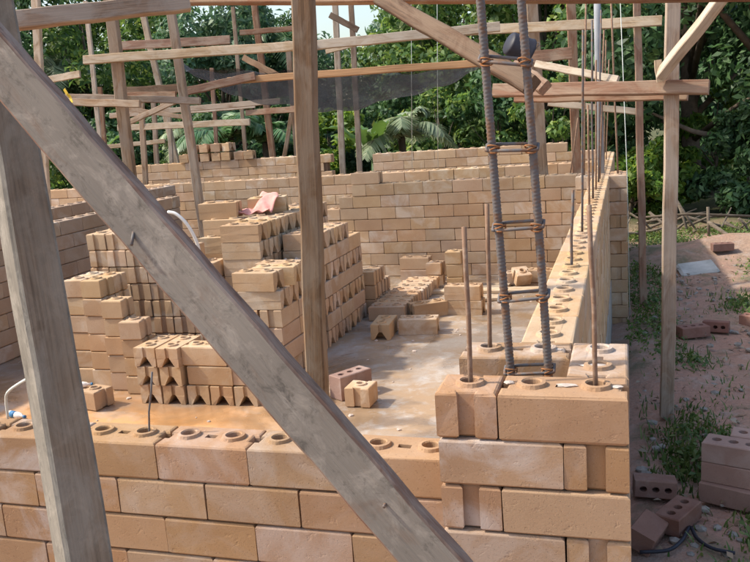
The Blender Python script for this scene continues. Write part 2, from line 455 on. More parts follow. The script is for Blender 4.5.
def block_mesh(name, L, W=0.1235, H=0.0978, top=False, notch=False, bevel=0.006, mat='block'):
    bm = bmesh.new()
    rings = [] if not top else ([-0.0625, 0.0625] if L > 0.2 else [0.0])
    slots = [0.0] if top and L > 0.2 else []
    if not notch:
        levels = [(bevel, 0.0), (0.0, bevel), (0.0, H - bevel), (bevel * 0.3, H - bevel * 0.3), (bevel, H)]
        rows = [[bm.verts.new((x, y, z)) for x, y in outline(L, W, i)] for i, z in levels]
    else:
        zt = 0.046
        spec = ((0.0015, 0.0, 0.038, 0.08), (0.0015, zt - 0.001, 0.012, 0.08), (0.0015, zt, 0.009, GD), (0.0015, H - 0.003, 0.009, GD), (0.003, H, 0.009, GD))
        rows = []
        for i, z, g, dp_ in spec:
            rw = [bm.verts.new((x, y, z)) for x, y in outline(L, W, i, gb=g)]
            e_ = min(dp_, L * 0.32) - GD
            for q in (2, 3): rw[q].co.x -= e_
            for q in (8, 9): rw[q].co.x += e_
            rows.append(rw)
    n = len(rows[0])
    for a, b in zip(rows, rows[1:]):
        for k in range(n): bm.faces.new((a[k], a[(k + 1) % n], b[(k + 1) % n], b[k]))
    bm.faces.new(list(reversed(rows[0])))
    if top:
        loops = ring_holes(bm, L, H, rings, slots)
        es = []
        for lp in [rows[-1]] + loops:
            for k in range(len(lp)):
                e = bm.edges.get((lp[k], lp[(k + 1) % len(lp)])) or bm.edges.new((lp[k], lp[(k + 1) % len(lp)]))
                es.append(e)
        bmesh.ops.triangle_fill(bm, use_beauty=True, use_dissolve=False, edges=es)
    else:
        bm.faces.new(rows[-1])
    bmesh.ops.recalc_face_normals(bm, faces=bm.faces)
    for v_ in bm.verts:
        if v_.co.z <= H + 1e-6:
            v_.co += Vector((random.uniform(-1, 1), random.uniform(-1, 1), random.uniform(-.5, .5))) * 0.0011
    me = bm_mesh(bm, name)
    me.materials.append(M[mat])
    return me

BLK = {}
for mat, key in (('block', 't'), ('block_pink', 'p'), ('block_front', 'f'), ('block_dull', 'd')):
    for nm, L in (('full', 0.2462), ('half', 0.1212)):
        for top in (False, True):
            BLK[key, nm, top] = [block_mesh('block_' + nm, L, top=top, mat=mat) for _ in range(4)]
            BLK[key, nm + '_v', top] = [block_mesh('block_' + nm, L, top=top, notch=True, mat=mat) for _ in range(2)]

def put(kind, pos, rotz=0.0, parent=None, name='block', jitter=0.0015, top=False, key='t', tilt=0.0):
    o = bpy.data.objects.new(name, random.choice(BLK[key, kind, top]))
    col.objects.link(o)
    j = lambda a: random.uniform(-a, a)
    o.location = (pos[0] + j(jitter), pos[1] + j(jitter), pos[2])
    o.rotation_euler = (j(jitter * 2) + tilt, j(jitter * 2), rotz + j(jitter * 4))
    if parent is not None: o.parent = parent
    return o

def wall(name, label, axis, a, b, c, ztop, n, key='t', phase=0, cat='wall', steps=None, vkind='', footing=True, zbase=None, jit=0.0012, lean_top=True):
    """a running-bond wall of n courses from a to b along axis; c is its centre line"""
    root = empty(name, (0, 0, 0)); tag(root, label, cat, kind='thing')
    rot = 0.0 if axis == 'x' else math.pi / 2
    for k in range(n):
        z = ztop - 0.1 * (k + 1)
        lo, hi = a, b
        if steps and k < len(steps): lo, hi = a + steps[k][0], b - steps[k][1]
        off = 0.125 * ((k + phase) % 2)
        start = math.floor((lo - off) / 0.25 + 1e-6) * 0.25 + off
        t = start
        while t < hi - 0.02:
            s, e = max(t, lo), min(t + 0.25, hi)
            istop = (k == 0) or bool(steps and k < len(steps) and (s < a + steps[k - 1][0] + 0.01 or e > b - steps[k - 1][1] - 0.01))
            if e - s > 0.2:
                m = (s + e) / 2
                put('full', (m, c, z) if axis == 'x' else (c, m, z), rot, root, key=key, top=istop, jitter=jit)
            elif e - s > 0.08:
                m = (s + e) / 2
                put('half', (m, c, z) if axis == 'x' else (c, m, z), rot, root, key=key, top=istop, jitter=jit)
            t += 0.25
    zb = ztop - 0.1 * n
    s0 = max([x[0] for x in steps]) if steps else 0.0
    s1 = max([x[1] for x in steps]) if steps else 0.0
    bm = bmesh.new()
    lo, hi = (a + s0 + 0.03, c - 0.045, zb - 0.01), (b - s1 - 0.03, c + 0.045, ztop - 0.1 * (1 + (len(steps) if steps else 0)) - 0.005)
    if axis == 'y': lo, hi = (c - 0.045, a + s0 + 0.03, lo[2]), (c + 0.045, b - s1 - 0.03, hi[2])
    box_bm(bm, lo, hi)
    link('added_light_blocker', bm_mesh(bm, 'added_light_blocker'), M['core'], root)  # unseen core, added to stop light passing through the dry joints
    if footing:
        zb2 = GZ - 0.2 if zbase is None else zbase
        bm = bmesh.new()
        lo, hi = (a + 0.01, c - 0.066, zb2), (b - 0.01, c + 0.066, zb - 0.002)
        if axis == 'y': lo, hi = (c - 0.066, a + 0.01, zb2), (c + 0.066, b - 0.01, zb - 0.002)
        box_bm(bm, lo, hi, 0.004)
        link('footing', bm_mesh(bm, 'footing'), M['plinth'], root)
    return root

def pillar(name, label, x0, y0, ztop, n, key='t', open_left=True):
    root = empty(name, (0, 0, 0)); tag(root, label, 'pillar')
    h = math.pi / 2
    for k in range(n):
        z = ztop - 0.1 * (k + 1); t = k == 0
        P = lambda kind, x, y, r: put(kind, (x0 + x, y0 + y, z), r, root, key=key, top=t or (k == 1), jitter=0.001)
        if k % 2 == 0:
            P('half', .0625, .0625, h); P('full', .25, .0625, 0)
            P('full', .3125, .25, h); P('full', .125, .3125, 0)
            if k > 0: P('half', .0625, .1875, 0)
        else:
            P('full', .125, .0625, 0); P('half', .3125, .0625, h)
            P('full', .0625, .25, h); P('full', .25, .3125, 0)
            P('half', .3125, .1875, 0)
    return root

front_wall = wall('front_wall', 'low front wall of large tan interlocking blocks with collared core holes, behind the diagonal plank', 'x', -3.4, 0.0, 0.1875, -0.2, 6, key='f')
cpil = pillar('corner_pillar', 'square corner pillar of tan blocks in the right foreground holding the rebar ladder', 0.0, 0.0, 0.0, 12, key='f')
def smear(x, y, sx, sy, parent):
    bm = bmesh.new()
    r = bmesh.ops.create_icosphere(bm, subdivisions=2, radius=1.0)
    for v in bm.verts:
        k_ = random.uniform(.75, 1.2)
        v.co = Vector((v.co.x * sx * k_, v.co.y * sy * k_, v.co.z * 0.003 * random.uniform(.6, 1.3)))
    link('mortar_smear', bm_mesh(bm, 'mortar_smear'), M['smear'], parent, (x, y, -0.0005))
for x, y, sx, sy in ((.255, .062, .022, .010), (.305, .195, .03, .012), (.21, .31, .02, .008), (.14, .07, .012, .01), (.352, .06, .012, .008)):
    smear(x, y, sx, sy, cpil)
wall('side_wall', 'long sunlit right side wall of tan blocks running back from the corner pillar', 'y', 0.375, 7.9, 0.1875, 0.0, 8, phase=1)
pillar('wall_pier', 'block pier jutting from the outer face at the end of the right side wall', 0.0, 4.87, 0.0, 12, key='p')
wall('back_wall', 'stepped pinkish block wall across the back of the room, behind the loose blocks', 'x', -2.25, 0.0, 5.1875, 0.1, 9, key='p',
     steps=[(0.375, 1.6), (0.375, 0), (0.25, 0), (0.125, 0), (0.125, 0), (0, 0)], phase=1)
wall('rear_wall', 'second block wall behind the stepped back wall, spanning the site', 'x', -6.5, 0.125, 6.5, 0.0, 8, key='p')
wall('far_wall', 'farthest low block wall below the palms and banana leaves', 'x', -2.5, 0.125, 7.9, 0.13, 4, key='p', steps=[(0.0, 0.375)], zbase=GZ - 0.2)
wall('far_left_wall', 'far block wall section on the left with rough bricks piled on it', 'x', -6.5, -3.05, 7.9, 0.16, 4, key='p', zbase=GZ - 0.2)
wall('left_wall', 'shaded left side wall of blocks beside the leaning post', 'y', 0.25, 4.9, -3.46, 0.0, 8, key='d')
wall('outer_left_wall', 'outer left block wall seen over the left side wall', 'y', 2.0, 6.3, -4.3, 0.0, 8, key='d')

# ------------------------------------------------------------------ stacked and loose blocks
ORD = ('first', 'second', 'third', 'fourth', 'fifth', 'sixth', 'seventh', 'eighth', 'ninth', 'tenth')
def course(k, h=None):
    return 'bottom course' if k == 0 else ('top course' if h is not None and k == h - 1 else ORD[k] + ' course up')
def sb(kind, x, y, k, rot, label, group, top=False, key='t', z=None, jitter=0.004, tilt=0.0):
    o = put(kind, (x, y, FZ + 0.1 * k + 0.001 if z is None else z), rot, None, 'stacked_block', jitter, top, key, tilt)
    return tag(o, label, 'block', group)
H90 = math.pi / 2

# left stack of half blocks, in stepped columns
for c, h in enumerate((6, 6, 5, 4)):
    for r in range(2 if c < 2 else 1):
        for k in range(h):
            x, y = -2.525 + c * 0.131 + (0.012 if c > 1 else 0), (2.235, 2.215, 2.165, 2.115)[c] + r * 0.13
            sb('half', x, y, k, R((1, -1, 2, 4)[c]) + (0 if (c + k) % 3 else math.pi), 'half block in the %s column of the stepped stack, %s, %s' % (('leftmost', 'second', 'third', 'rightmost')[c], course(k, h), ('front row', 'rear row')[r]), 'half blocks stacked in stepped columns', top=(k == h - 1), jitter=0.005)
# taller stack behind it
for c in range(6):
    h = (8, 8, 8, 7, 7, 6)[c]
    for k in range(h):
        sb('full', -2.60 + c * 0.128, 2.66, k, H90 if (k % 8) else H90, 'block in %s column of the tall stack behind the plank, %s' % (ORD[c], course(k, h)), 'blocks in the tall stack behind the plank', top=(k == h - 1), key='p', jitter=0.004)
# front row with notched ends
FL = 'notched block in the low row facing the front wall'
FG = 'notched blocks in the low front row'
for c in range(2):
    for k in range(3):
        sb('full_v', -1.955 + c * 0.13, 2.05 - 0.006 * k, k, H90, 'notched block in the %s column of the low front row, %s' % (('left', 'second')[c], course(k, 3)), FG, top=(k == 2), jitter=0.003)
for c in range(3):
    sb('full_v', -1.69 + c * 0.13, 2.06, 0, H90, '%s notched block on the floor under the lengthwise blocks of the low row' % ORD[c], FG, jitter=0.003)
for k in (1, 2):
    for c in range(2):
        sb('full', -1.62 + c * 0.25 - 0.02 * (k - 1), 2.01, k, 0, '%s %s block laid lengthwise on the low notched row' % (('lower', 'upper')[k - 1], ('left', 'right')[c]), 'blocks laid lengthwise on the low front row', top=(k == 2))
# big centre stack
CL, CG = 'tan block in the big centre stack beside the vertical post', 'blocks in the big centre stack'
for k in range(4):                                    # near part: plain long sides to the right
    for i in range(3):
        sb('full' if i < 2 else 'half', -1.425, (2.425, 2.677, 2.867)[i], k, H90, '%s block from front, plain near side of centre stack, %s' % (ORD[i], course(k)), CG, top=(k == 3), key='p')
    sb('full', -1.62, 2.36, k, 0, 'block at the left front corner of the centre stack, %s' % course(k), CG, top=(k == 3))
for i in range(5):
    sb('full_v', -1.485 + random.uniform(-.012, .012), 2.36 + 0.128 * i, 4, 0, '%s notched block from the front on the near shelf of the centre stack' % ORD[i], CG, top=True)
for i, (x, y, r) in enumerate(((-1.50, 2.36, R(-4)), (-1.46, 2.50, R(5)), (-1.49, 2.63, R(-2)))):
    sb('full_v', x, y, 5, r, '%s loose block from the front on the near shelf of the centre stack' % ORD[i], 'loose blocks on the near end of the centre stack', top=True)
for k in range(7):                                    # far part: alternating courses
    if k % 2 == 0:
        for i in range(6 if k < 6 else 4):
            sb('full_v', -1.485, 3.03 + 0.128 * i, k, 0, '%s notched block from front, far right side of centre stack, %s' % (ORD[i], course(k, 7)), CG, top=(k == 6 or (k == 4 and i > 3)), key='p')
    else:
        for i in range(3):
            sb('full', -1.425, 3.095 + 0.252 * i, k, H90, '%s plain block from front, far right side of centre stack, %s' % (ORD[i], course(k)), CG, top=(k == 5), key='p')
        sb('half', -1.555, 3.03, k, 0, 'plain front block of the far half of the centre stack, %s' % course(k), CG, key='p')
for k in range(8):                                    # tallest row behind
    for i in range(9 if k > 3 else 1):
        sb('full_v', -1.755, 2.765 + 0.128 * i, k, 0, '%s block from front, tallest row of centre stack, %s' % (ORD[i], course(k, 8)), CG, top=(k == 7))
    if k <= 3:
        for i in range(4): sb('full', -1.70, 2.955 + 0.252 * i, k, H90, '%s block in the hidden base of the tallest row, %s' % (ORD[i], course(k)), CG)
for k in range(7):
    for i in range(2):
        sb('full_v', -2.03, 3.00 + .13 * i, k, 0, '%s block of the short column left of the tallest row, %s' % (('front', 'rear')[i], course(k)), CG, top=(k == 6))
for i, (x, y, k, r) in enumerate(((-2.07, 3.10, 8, R(8)), (-1.84, 3.32, 8, R(14)))):
    sb('full_v', x, y, k, r, ('loose block lying at the left end on top of the centre stack', 'loose block on top of the centre stack under the pink cloth')[i], None, top=True)
sb('full_v', -2.03, 3.06, 7, R(3), 'single block capping the short column left of the tallest row', CG, top=True)
for i in range(3):                                    # short tail of the stack
    for k in range(3 - (i > 1)):
        sb('full', -1.44, 3.87 + 0.13 * i, k, 0, '%s block of the short tail of the centre stack, %s' % (('first', 'second', 'last')[i], course(k)), 'blocks in the short tail of the centre stack', top=(k == 2 - (i > 1)), key='p')

# flat row on the floor and the blocks around it
for i in range(8):
    sb('full', -1.19 + 0.004 * i, 3.66 + 0.128 * i, 0, R(2), '%s block from the front in the flat row on the floor' % ORD[i], 'blocks in the flat floor row', top=True, key='p', jitter=0.006)
LO = [
    ('full_v', -1.10, 3.26, 0, H90 + R(4), 'notched block on the floor with its end towards the viewer, by the flat row', 'p'),
    ('full_v', -0.89, 3.33, 0, R(5), 'block lying lengthwise on the floor right of the notched block', 'p'),
    ('full_v', -0.93, 3.75, 0, R(35), 'skewed block on the floor between the flat row and the paired blocks', 'p'),
    ('full', -1.30, 4.94, 0, R(2), 'lower block of the pair against the back wall', 'p'),
    ('full', -1.30, 4.95, 1, R(-1), 'upper block of the pair against the back wall', 'p'),
    ('half', -1.08, 4.70, 0, R(4), 'lower half block of the short column by the back wall', 't'),
    ('half', -1.08, 4.70, 1, R(-5), 'upper half block of the short column by the back wall', 't'),
    ('half', -0.91, 4.62, 0, R(6), 'bottom half block of the three high column by the back wall', 't'),
    ('half', -0.91, 4.62, 1, R(6), 'middle half block of the three high column by the back wall', 't'),
    ('half', -0.91, 4.62, 2, R(1), 'top half block of the three high column by the back wall', 't'),
    ('full_v', -0.685, 3.83, 0, R(-3), 'lower of two blocks stacked on the floor behind the rusty rods', 'p'),
    ('full_v', -0.69, 3.83, 1, R(-1), 'upper of two blocks stacked on the floor behind the rusty rods', 'p'),
    ('half', -0.52, 4.75, 0, R(20), 'half block on the floor by the back wall, seen through the rebar ladder', 'p'),
    ('full', -0.30, 4.85, 0, R(-8), 'block on the floor by the back wall, right of the rebar ladder', 'p'),
    ('half', -0.86, 2.03, 0, H90 + R(-3), 'orange half block with a grooved end on the bright floor', 't'),
    ('half', -2.235, 1.86, 0, R(-14), 'lone block with collared hole on the floor inside the front wall', 'p'),
]
for kind, x, y, k, r, lab, key in LO:
    nxt = any(a[1] == x and abs(a[2] - y) < .02 and a[3] == k + 1 for a in LO)
    o = sb(kind, x, y, k, r, lab, None, top=not nxt, key=key, jitter=0.003); o.name = 'loose_block'
o = sb('half', -0.42, 4.72, 1, R(30), 'half block tipped against the back wall, seen through the rebar ladder', None, top=True, z=FZ + 0.03, tilt=R(25)); o.name = 'loose_block'

# hollow clay bricks
def hollow_brick_mesh(name, L, W, H, mat, side=False):
    """brick with a row of three holes through one long face (side) or the top"""
    bm = bmesh.new()
    bv = 0.004
    def loop(i, z): return [bm.verts.new((x, y, z)) for x, y in ((L / 2 - i, -W / 2 + i), (L / 2 - i, W / 2 - i), (-L / 2 + i, W / 2 - i), (-L / 2 + i, -W / 2 + i))]
    rows = [loop(bv, 0), loop(0, bv), loop(0, H - bv), loop(bv, H)]
    for a, b in zip(rows, rows[1:]):
        for k in range(4): bm.faces.new((a[k], a[(k + 1) % 4], b[(k + 1) % 4], b[k]))
    bm.faces.new(list(reversed(rows[0])))
    es = []
    loops = [rows[-1]]
    for cx in (-L * 0.29, 0, L * 0.29):
        seg = 10
        rx, ry = L * 0.09, W * 0.17
        a = [bm.verts.new((cx + rx * math.cos(2 * math.pi * k / seg), ry * math.sin(2 * math.pi * k / seg), H)) for k in range(seg)]
        b = [bm.verts.new((v.co.x, v.co.y, H - 0.05)) for v in a]
        for k in range(seg): bm.faces.new((a[k], a[(k + 1) % seg], b[(k + 1) % seg], b[k]))
        bm.faces.new(b); loops.append(a)
    for lp in loops:
        for k in range(len(lp)):
            es.append(bm.edges.get((lp[k], lp[(k + 1) % len(lp)])) or bm.edges.new((lp[k], lp[(k + 1) % len(lp)])))
    bmesh.ops.triangle_fill(bm, use_beauty=True, edges=es)
    if side:
        for v in bm.verts: v.co = Vector((v.co.x, -(v.co.z - H / 2), v.co.y + W / 2))
    bmesh.ops.recalc_face_normals(bm, faces=bm.faces)
    me = bm_mesh(bm, name); me.materials.append(M[mat])
    return me
HB = {'top': hollow_brick_mesh('hollow_brick', .20, .10, .075, 'clay'), 'side': hollow_brick_mesh('hollow_brick', .17, .075, .10, 'clay', True),
      'long': hollow_brick_mesh('hollow_brick', .22, .11, .085, 'clay_pale'), 'cell': hollow_brick_mesh('hollow_brick', .20, .09, .12, 'clay_pale')}
def brick(kind, x, y, z, rot, label, tilt=(0, 0)):
    o = link('hollow_brick', HB[kind], loc=(x, y, z), rot=(tilt[0], tilt[1], rot))
    return tag(o, label, 'brick')
brick('cell', -0.955, 2.16, FZ, R(58), 'pale hollow brick on the floor beside the orange half block')
brick('side', 0.47, 1.86, GZ + .005, R(4), 'red clay brick on the soil showing three round holes in its side', (R(-6), R(3)))
brick('top', 0.55, 1.60, GZ + .01, R(62), 'red clay brick with holes on top, lying in front of the three holed brick')
brick('side', 0.42, 1.46, GZ + .01, R(70), 'half hidden red clay brick beside the foot of the corner pillar', (R(20), R(0)))
brick('long', 0.765, 1.83, GZ + .005, R(-24), 'bottom brick of the small stack on the soil at the right edge')
brick('long', 0.775, 1.85, GZ + .09, R(-20), 'middle brick of the small stack on the soil at the right edge')
brick('long', 0.775, 1.85, GZ + .176, R(-19), 'top brick with slots of the small stack at the right edge')
brick('long', 0.90, 2.08, GZ + .12, R(-12), 'brick behind the small stack at the right edge', (0, R(3)))
brick('long', 0.92, 2.06, GZ + .03, R(-16), 'brick under the one behind the small stack')
brick('side', 0.96, 4.45, GZ + .01, R(-12), 'lone red hollow brick on the bare red soil', (R(-8), 0))
brick('top', 0.80, 4.33, GZ + .01, R(24), 'red brick half sunk in soil beside the tall right post')
brick('top', 1.24, 4.62, GZ + .01, R(-30), 'red brick on the red soil at the right edge')
brick('top', 1.28, 7.2, GZ + .10, R(10), 'dark red brick on the earth bank below the pile of branches')

# rough bricks piled on the far left wall
for i in range(7):
    o = put('half_v', (-5.0 + 0.15 * i, 7.88, 0.162 + 0.0), R(random.uniform(-12, 12)), None, 'piled_block', 0.01, True, 'p')
    tag(o, '%s notched half block from the left piled on the far left wall' % ORD[i], 'block', 'blocks piled on the far left wall')
for i in range(4):
    o = put('half_v', (-4.86 + 0.16 * i, 7.88, 0.275), R(random.uniform(-20, 20)), None, 'piled_block', 0.01, True, 'p')
    tag(o, '%s block from the left in the upper row on the far left wall' % ORD[i], 'block', 'upper blocks piled on the far left wall')

# rubble and cloth
def rock_mesh(name, r, mat):
    bm = bmesh.new(); bmesh.ops.create_icosphere(bm, subdivisions=1, radius=r)
    for v in bm.verts: v.co *= random.uniform(0.7, 1.25); v.co.z *= 0.75
    me = bm_mesh(bm, name); me.materials.append(mat); return me
LP = ATZ(294, 268, FZ + .51)
rocks = [rock_mesh('mortar_lump', .022, M['rubble']) for _ in range(4)]
for i in range(16):
    o = link('mortar_lump', random.choice(rocks), loc=(LP.x + random.gauss(0, .045), LP.y + random.gauss(0, .05), FZ + .52 + (0.025 if i % 3 == 0 else 0)), rot=(random.random() * 3, random.random() * 3, random.random() * 3))
    s = random.uniform(.8, 1.6); o.scale = (s, s, s)
    tag(o, 'pale lump of crumbled mortar on the centre stack', 'mortar', 'mortar lumps on the centre stack')

def cloth():
    n = 26
    vs = []
    for i in range(n):
        for j in range(n):
            a, b = i / (n - 1) - .5, j / (n - 1) - .5
            x, y = a * 0.34, b * 0.22
            z = 0.012 + 0.02 * abs(math.sin(a * 9 + b * 5)) + 0.014 * math.sin(b * 17 + a * 6) * math.cos(a * 12)
            # hump over the block, hang at the left corner
            z += 0.11 / (1 + math.exp(-(x - 0.02) * 60)) * (1 / (1 + math.exp(-(y + 0.02) * 50)))
            w = 1 + 0.25 * math.sin(5 * b + 2)
            vs.append((x * w + 0.03 * math.sin(b * 7), y + 0.02 * math.sin(a * 8), z))
    i = np.arange(n * n).reshape(n, n)
    q = np.stack([i[:-1, :-1], i[1:, :-1], i[1:, 1:], i[:-1, 1:]], -1)
    o = link('cloth_rag', np_mesh('cloth_rag', vs, q, True), M['pink'], loc=(-1.90, 3.22, 0.003), rot=(0, 0, R(10))); o.scale = (.8, .8, .9)
    md = o.modifiers.new('thick', 'SOLIDIFY'); md.thickness = 0.004
    tag(o, 'crumpled pink cloth thrown over blocks on top of the centre stack', 'cloth')
cloth()

# ------------------------------------------------------------------ reinforcement
def ribbed_bar(name, p0, p1, r, mat, parent, pitch=0.0078, bow=0.0):
    p0, p1 = Vector(p0), Vector(p1)
    t = (p1 - p0); L = t.length; t.normalize()
    up = t.orthogonal().normalized(); s = t.cross(up)
    n = int(L / pitch * 4); seg = 12
    vs = []
    for i in range(n + 1):
        d = i / n * L
        b = bow * math.sin(math.pi * i / n)
        for k in range(seg):
            a = 2 * math.pi * k / seg
            ph = (d / pitch + (0.5 if math.sin(a) > 0 else 0) + 0.35 * abs(math.cos(a))) % 1.0
            rr = r * (1.06 if ph < 0.36 else 0.96)
            if abs(math.sin(a)) < 0.2: rr = r * 1.08
            q = p0 + t * d + up * (math.cos(a) * rr) + s * (math.sin(a) * rr) + Vector((b, 0, 0))
            vs.append(q[:])
    i = np.arange((n + 1) * seg).reshape(n + 1, seg)
    q = np.stack([i[:-1], np.roll(i[:-1], -1, 1), np.roll(i[1:], -1, 1), i[1:]], -1)
    return link(name, np_mesh(name, vs, q, True), mat, parent)

cage = empty('rebar_ladder', (0.18, 0.19, -0.3))
tag(cage, 'grey ribbed rebar ladder with wire ties rising from the corner pillar', 'rebar ladder')
def rel(o, parent):
    o.parent = parent; o.matrix_parent_inverse = Matrix.Translation(parent.location).inverted(); return o
YB0, YB1 = 0.19, 0.17
la, lb = AT(513, 390, YB0), AT(480, -20, YB1)
ra, rb = AT(549, 390, YB0), AT(518, -20, YB1)
la2 = la + (la - lb) * 0.25; ra2 = ra + (ra - rb) * 0.25
lb2 = lb + (lb - la) * 0.5; rb2 = rb + (rb - ra) * 0.5
rel(ribbed_bar('bar', la2, lb2, 0.0088, M['rebar'], cage, bow=-0.003), cage)
rel(ribbed_bar('bar', ra2, rb2, 0.0088, M['rebar'], cage, bow=0.004), cage)
for v in (370, 291, 218, 140, 57):
    f = (v - 390) / (-20 - 390)
    A, B = la.lerp(lb, f), ra.lerp(rb, f)
    out = (B - A).normalized(); yv = Vector((0, 1, 0)); zz = Vector((0, 0, 1))
    A2, B2 = A - out * 0.014, B + out * 0.014
    sk = random.uniform(-.006, .006)
    pts = [A2 - yv * .012 + zz * sk, B2 - yv * .012 - zz * sk, B2 + yv * .013 + zz * (.012 - sk), A2 + yv * .013 + zz * (.012 + sk)]
    loop = []
    for i in range(4):
        p, q_ = pts[i], pts[(i + 1) % 4]
        loop += [p.lerp(q_, .06), p.lerp(q_, .5), p.lerp(q_, .94)]
    loop.append(loop[0])
    st = tube('stirrup', loop, 0.0036, M['rebar'], None, 7); rel(st, cage)
    for c_ in (A, B):
        bm = bmesh.new()
        for w_ in range(3):
            ps = []
            for a in range(11):
                th = a / 10 * 2 * math.pi
                ps.append(c_ + out * (math.cos(th) * .0125) + yv * (math.sin(th) * .016) + zz * (.005 * math.sin(th + w_ * 1.7) + .003 * w_))
            tube_bm(bm, ps, 0.0016, 5)
        tw = link('tie_wire', bm_mesh(bm, 'tie_wire', True), M['tie'], None); tw.parent = st

def rod(label, base, top_px, ytop, r=0.0052, mat='rust', top=None, group=None, name='steel_rod'):
    b = Vector(base)
    t = Vector(top) if top is not None else AT(top_px[0], top_px[1], ytop)
    mid = b.lerp(t, .5) + Vector((random.uniform(-.004, .004), 0, 0))
    o = tube(name, [b, b.lerp(t, .25), mid, b.lerp(t, .75), t], r, M[mat])
    return tag(o, label, 'rod', group)
rod('thin rusty rod standing in the front left hole of the corner pillar', (0.0625, 0.0625, -0.05), (464, 227), 0.063)
rod('short rusty rod in the back left hole of the corner pillar', (0.0625, 0.3125, -0.05), (487, 204), 0.32)
rod('tall tan rod in the front right hole of the corner pillar', (0.3125, 0.0625, -0.05), (589, 205), 0.08, 0.0048)
rod('short rod standing in the side wall just behind the rebar ladder', (0.1875, 1.3125, -0.05), (573, 190), 1.32, 0.005, 'rebar')
rod('pale rod standing in the side wall midway along it', (0.1875, 2.0625, -0.05), (583, 30), 2.05, 0.005, 'rebar')
rod('rod standing in the far half of the side wall', (0.1875, 3.3125, -0.05), (592, 20), 3.31, 0.006, 'rebar')
rod('rod near the far end of the side wall', (0.1875, 4.3125, -0.05), (601, 10), 4.3, 0.006, 'rebar')
rod('thin rod beside the pale pipe at the wall pier', (0.0625, 4.93, -0.05), (586, 0), 4.93, 0.007)
rod('second thin rod rising from the wall pier', (0.3125, 4.93, -0.05), (611, 0), 4.93, 0.007)
rod('thin rod rising from the back wall near the pier', (-0.0625, 5.1875, -0.05), (578, 118), 5.18, 0.006)
rod('bent pale wire rising from the front wall beside the leaning post', (-1.31, 0.19, -0.25), None, None, 0.003, 'string', top=(-1.30, 0.19, -0.06))
rod('thin dark wire rising from the front wall in front of the notched blocks', (-0.81, 0.185, -0.25), (152, 372), 0.19, 0.0026, 'rebar')
for i, (yy, uu, vv) in enumerate(((2.8125, 588, 105), (3.8125, 596, 60), (4.5625, 604, 30), (5.8125, 606, 40), (6.5625, 609, 60))):
    rod('%s of the extra thin rods along the right side wall, counted from the front' % ORD[i], (0.1875, yy, -0.05), (uu, vv), yy, 0.006, 'rust', group='thin rods along the right side wall')
tag(tube('grey_pipe', [(0.19, 5.06, -.3), AT(598, 60, 5.06), AT(597, -20, 5.06)], 0.026, M['pipe'], None, 12), 'pale grey pipe standing among the rods at the far pier', 'pipe')
for u, lab in ((411, 'left one of two plumb strings hanging before the back wall'), (437, 'right one of two plumb strings hanging before the back wall')):
    tag(tube('plumb_string', [AT(u, -20, 5.0), AT(u + 1, 168, 5.0)], 0.0022, M['string'], None, 5), lab, 'string')
tag(tube('plumb_string', [AT(619, -30, 4.84), (0.377, 4.84, 0.0), (0.385, 4.84, GZ)], 0.003, M['string'], None, 5), 'pale string hanging along the outer edge of the wall pier', 'string')

# ------------------------------------------------------------------ timber
def timber(name, label, p0, p1, w, t, mat, cat='timber', face=None, nails=0, group=None, segs=10, wob=0.002, edge=None):
    """a sawn timber from p0 to p1; w across its broad face, t through it; face = direction the broad face looks"""
    p0, p1 = Vector(p0), Vector(p1)
    ax = (p1 - p0); L = ax.length; ax.normalize()
    f = Vector(face) if face is not None else Vector((0.15, -1, 0))
    f = (f - ax * f.dot(ax)).normalized()
    wv = f.cross(ax).normalized()
    bm = bmesh.new()
    rows = []
    bv = min(w, t) * 0.09
    ph = random.random() * 9
    for i in range(segs + 1):
        x = L * i / segs
        oy = wob * math.sin(ph + i * 1.3) ; oz = wob * math.sin(ph * 2 + i * 0.9)
        dw = w / 2 * (1 + 0.02 * math.sin(ph + i * 2.1)); dt = t / 2
        rows.append([bm.verts.new((x, y + oy, z + oz)) for y, z in
                     ((-dw + bv, -dt), (dw - bv, -dt), (dw, -dt + bv), (dw, dt - bv), (dw - bv, dt), (-dw + bv, dt), (-dw, dt - bv), (-dw, -dt + bv))])
    for a, b in zip(rows, rows[1:]):
        for k in range(8): bm.faces.new((a[k], a[(k + 1) % 8], b[(k + 1) % 8], b[k]))
    bm.faces.new(list(reversed(rows[0]))); bm.faces.new(rows[-1])
    bmesh.ops.recalc_face_normals(bm, faces=bm.faces)
    me = bm_mesh(bm, name)
    o = link(name, me, M[mat])
    if edge:
        me.materials.append(M[edge])
        for p in me.polygons:
            if abs(p.normal.y) > 0.6: p.material_index = 1
    o.matrix_world = Matrix.Translation(p0) @ Matrix((ax, wv, f)).transposed().to_4x4()
    tag(o, label, cat, group)
    return o

def nail(parent, x, y, z, name='nail', r=0.003, l=0.02, d=(0.3, 0.5, 1)):
    d = Vector(d).normalized()
    o = tube(name, [Vector((x, y, z)) - d * .01, Vector((x, y, z)) + d * l], r, M['rebar'], parent, 6)
    return o

def ATD(u, v, depth):
    return CAM + (RIGHT * ((u - 375) / FPX) + DOWN * ((v - 281) / FPX) + FWD) * depth

# big diagonal plank close to the camera: broad grey face towards us, brown edge on the upper right
dp = timber('diagonal_plank', 'cement-stained grey plank slanting across the whole foreground', ATD(-75, -25, 1.04), ATD(560, 705, 0.93), 0.060, 0.032, 'wood_cement', 'plank', face=(-FWD - RIGHT * 0.16 + DOWN * 0.12), segs=30, wob=0.0004, edge='wood_edge')
Ld = (ATD(-75, -25, 1.04) - ATD(560, 705, 0.93)).length
nail(dp, Ld * 0.375, -0.012, 0.018, r=0.0022, l=0.012, d=(0.6, -0.4, 0.5))
nail(dp, Ld * 0.745, 0.006, 0.018, r=0.0022, l=0.006, d=(0, 0, 1))

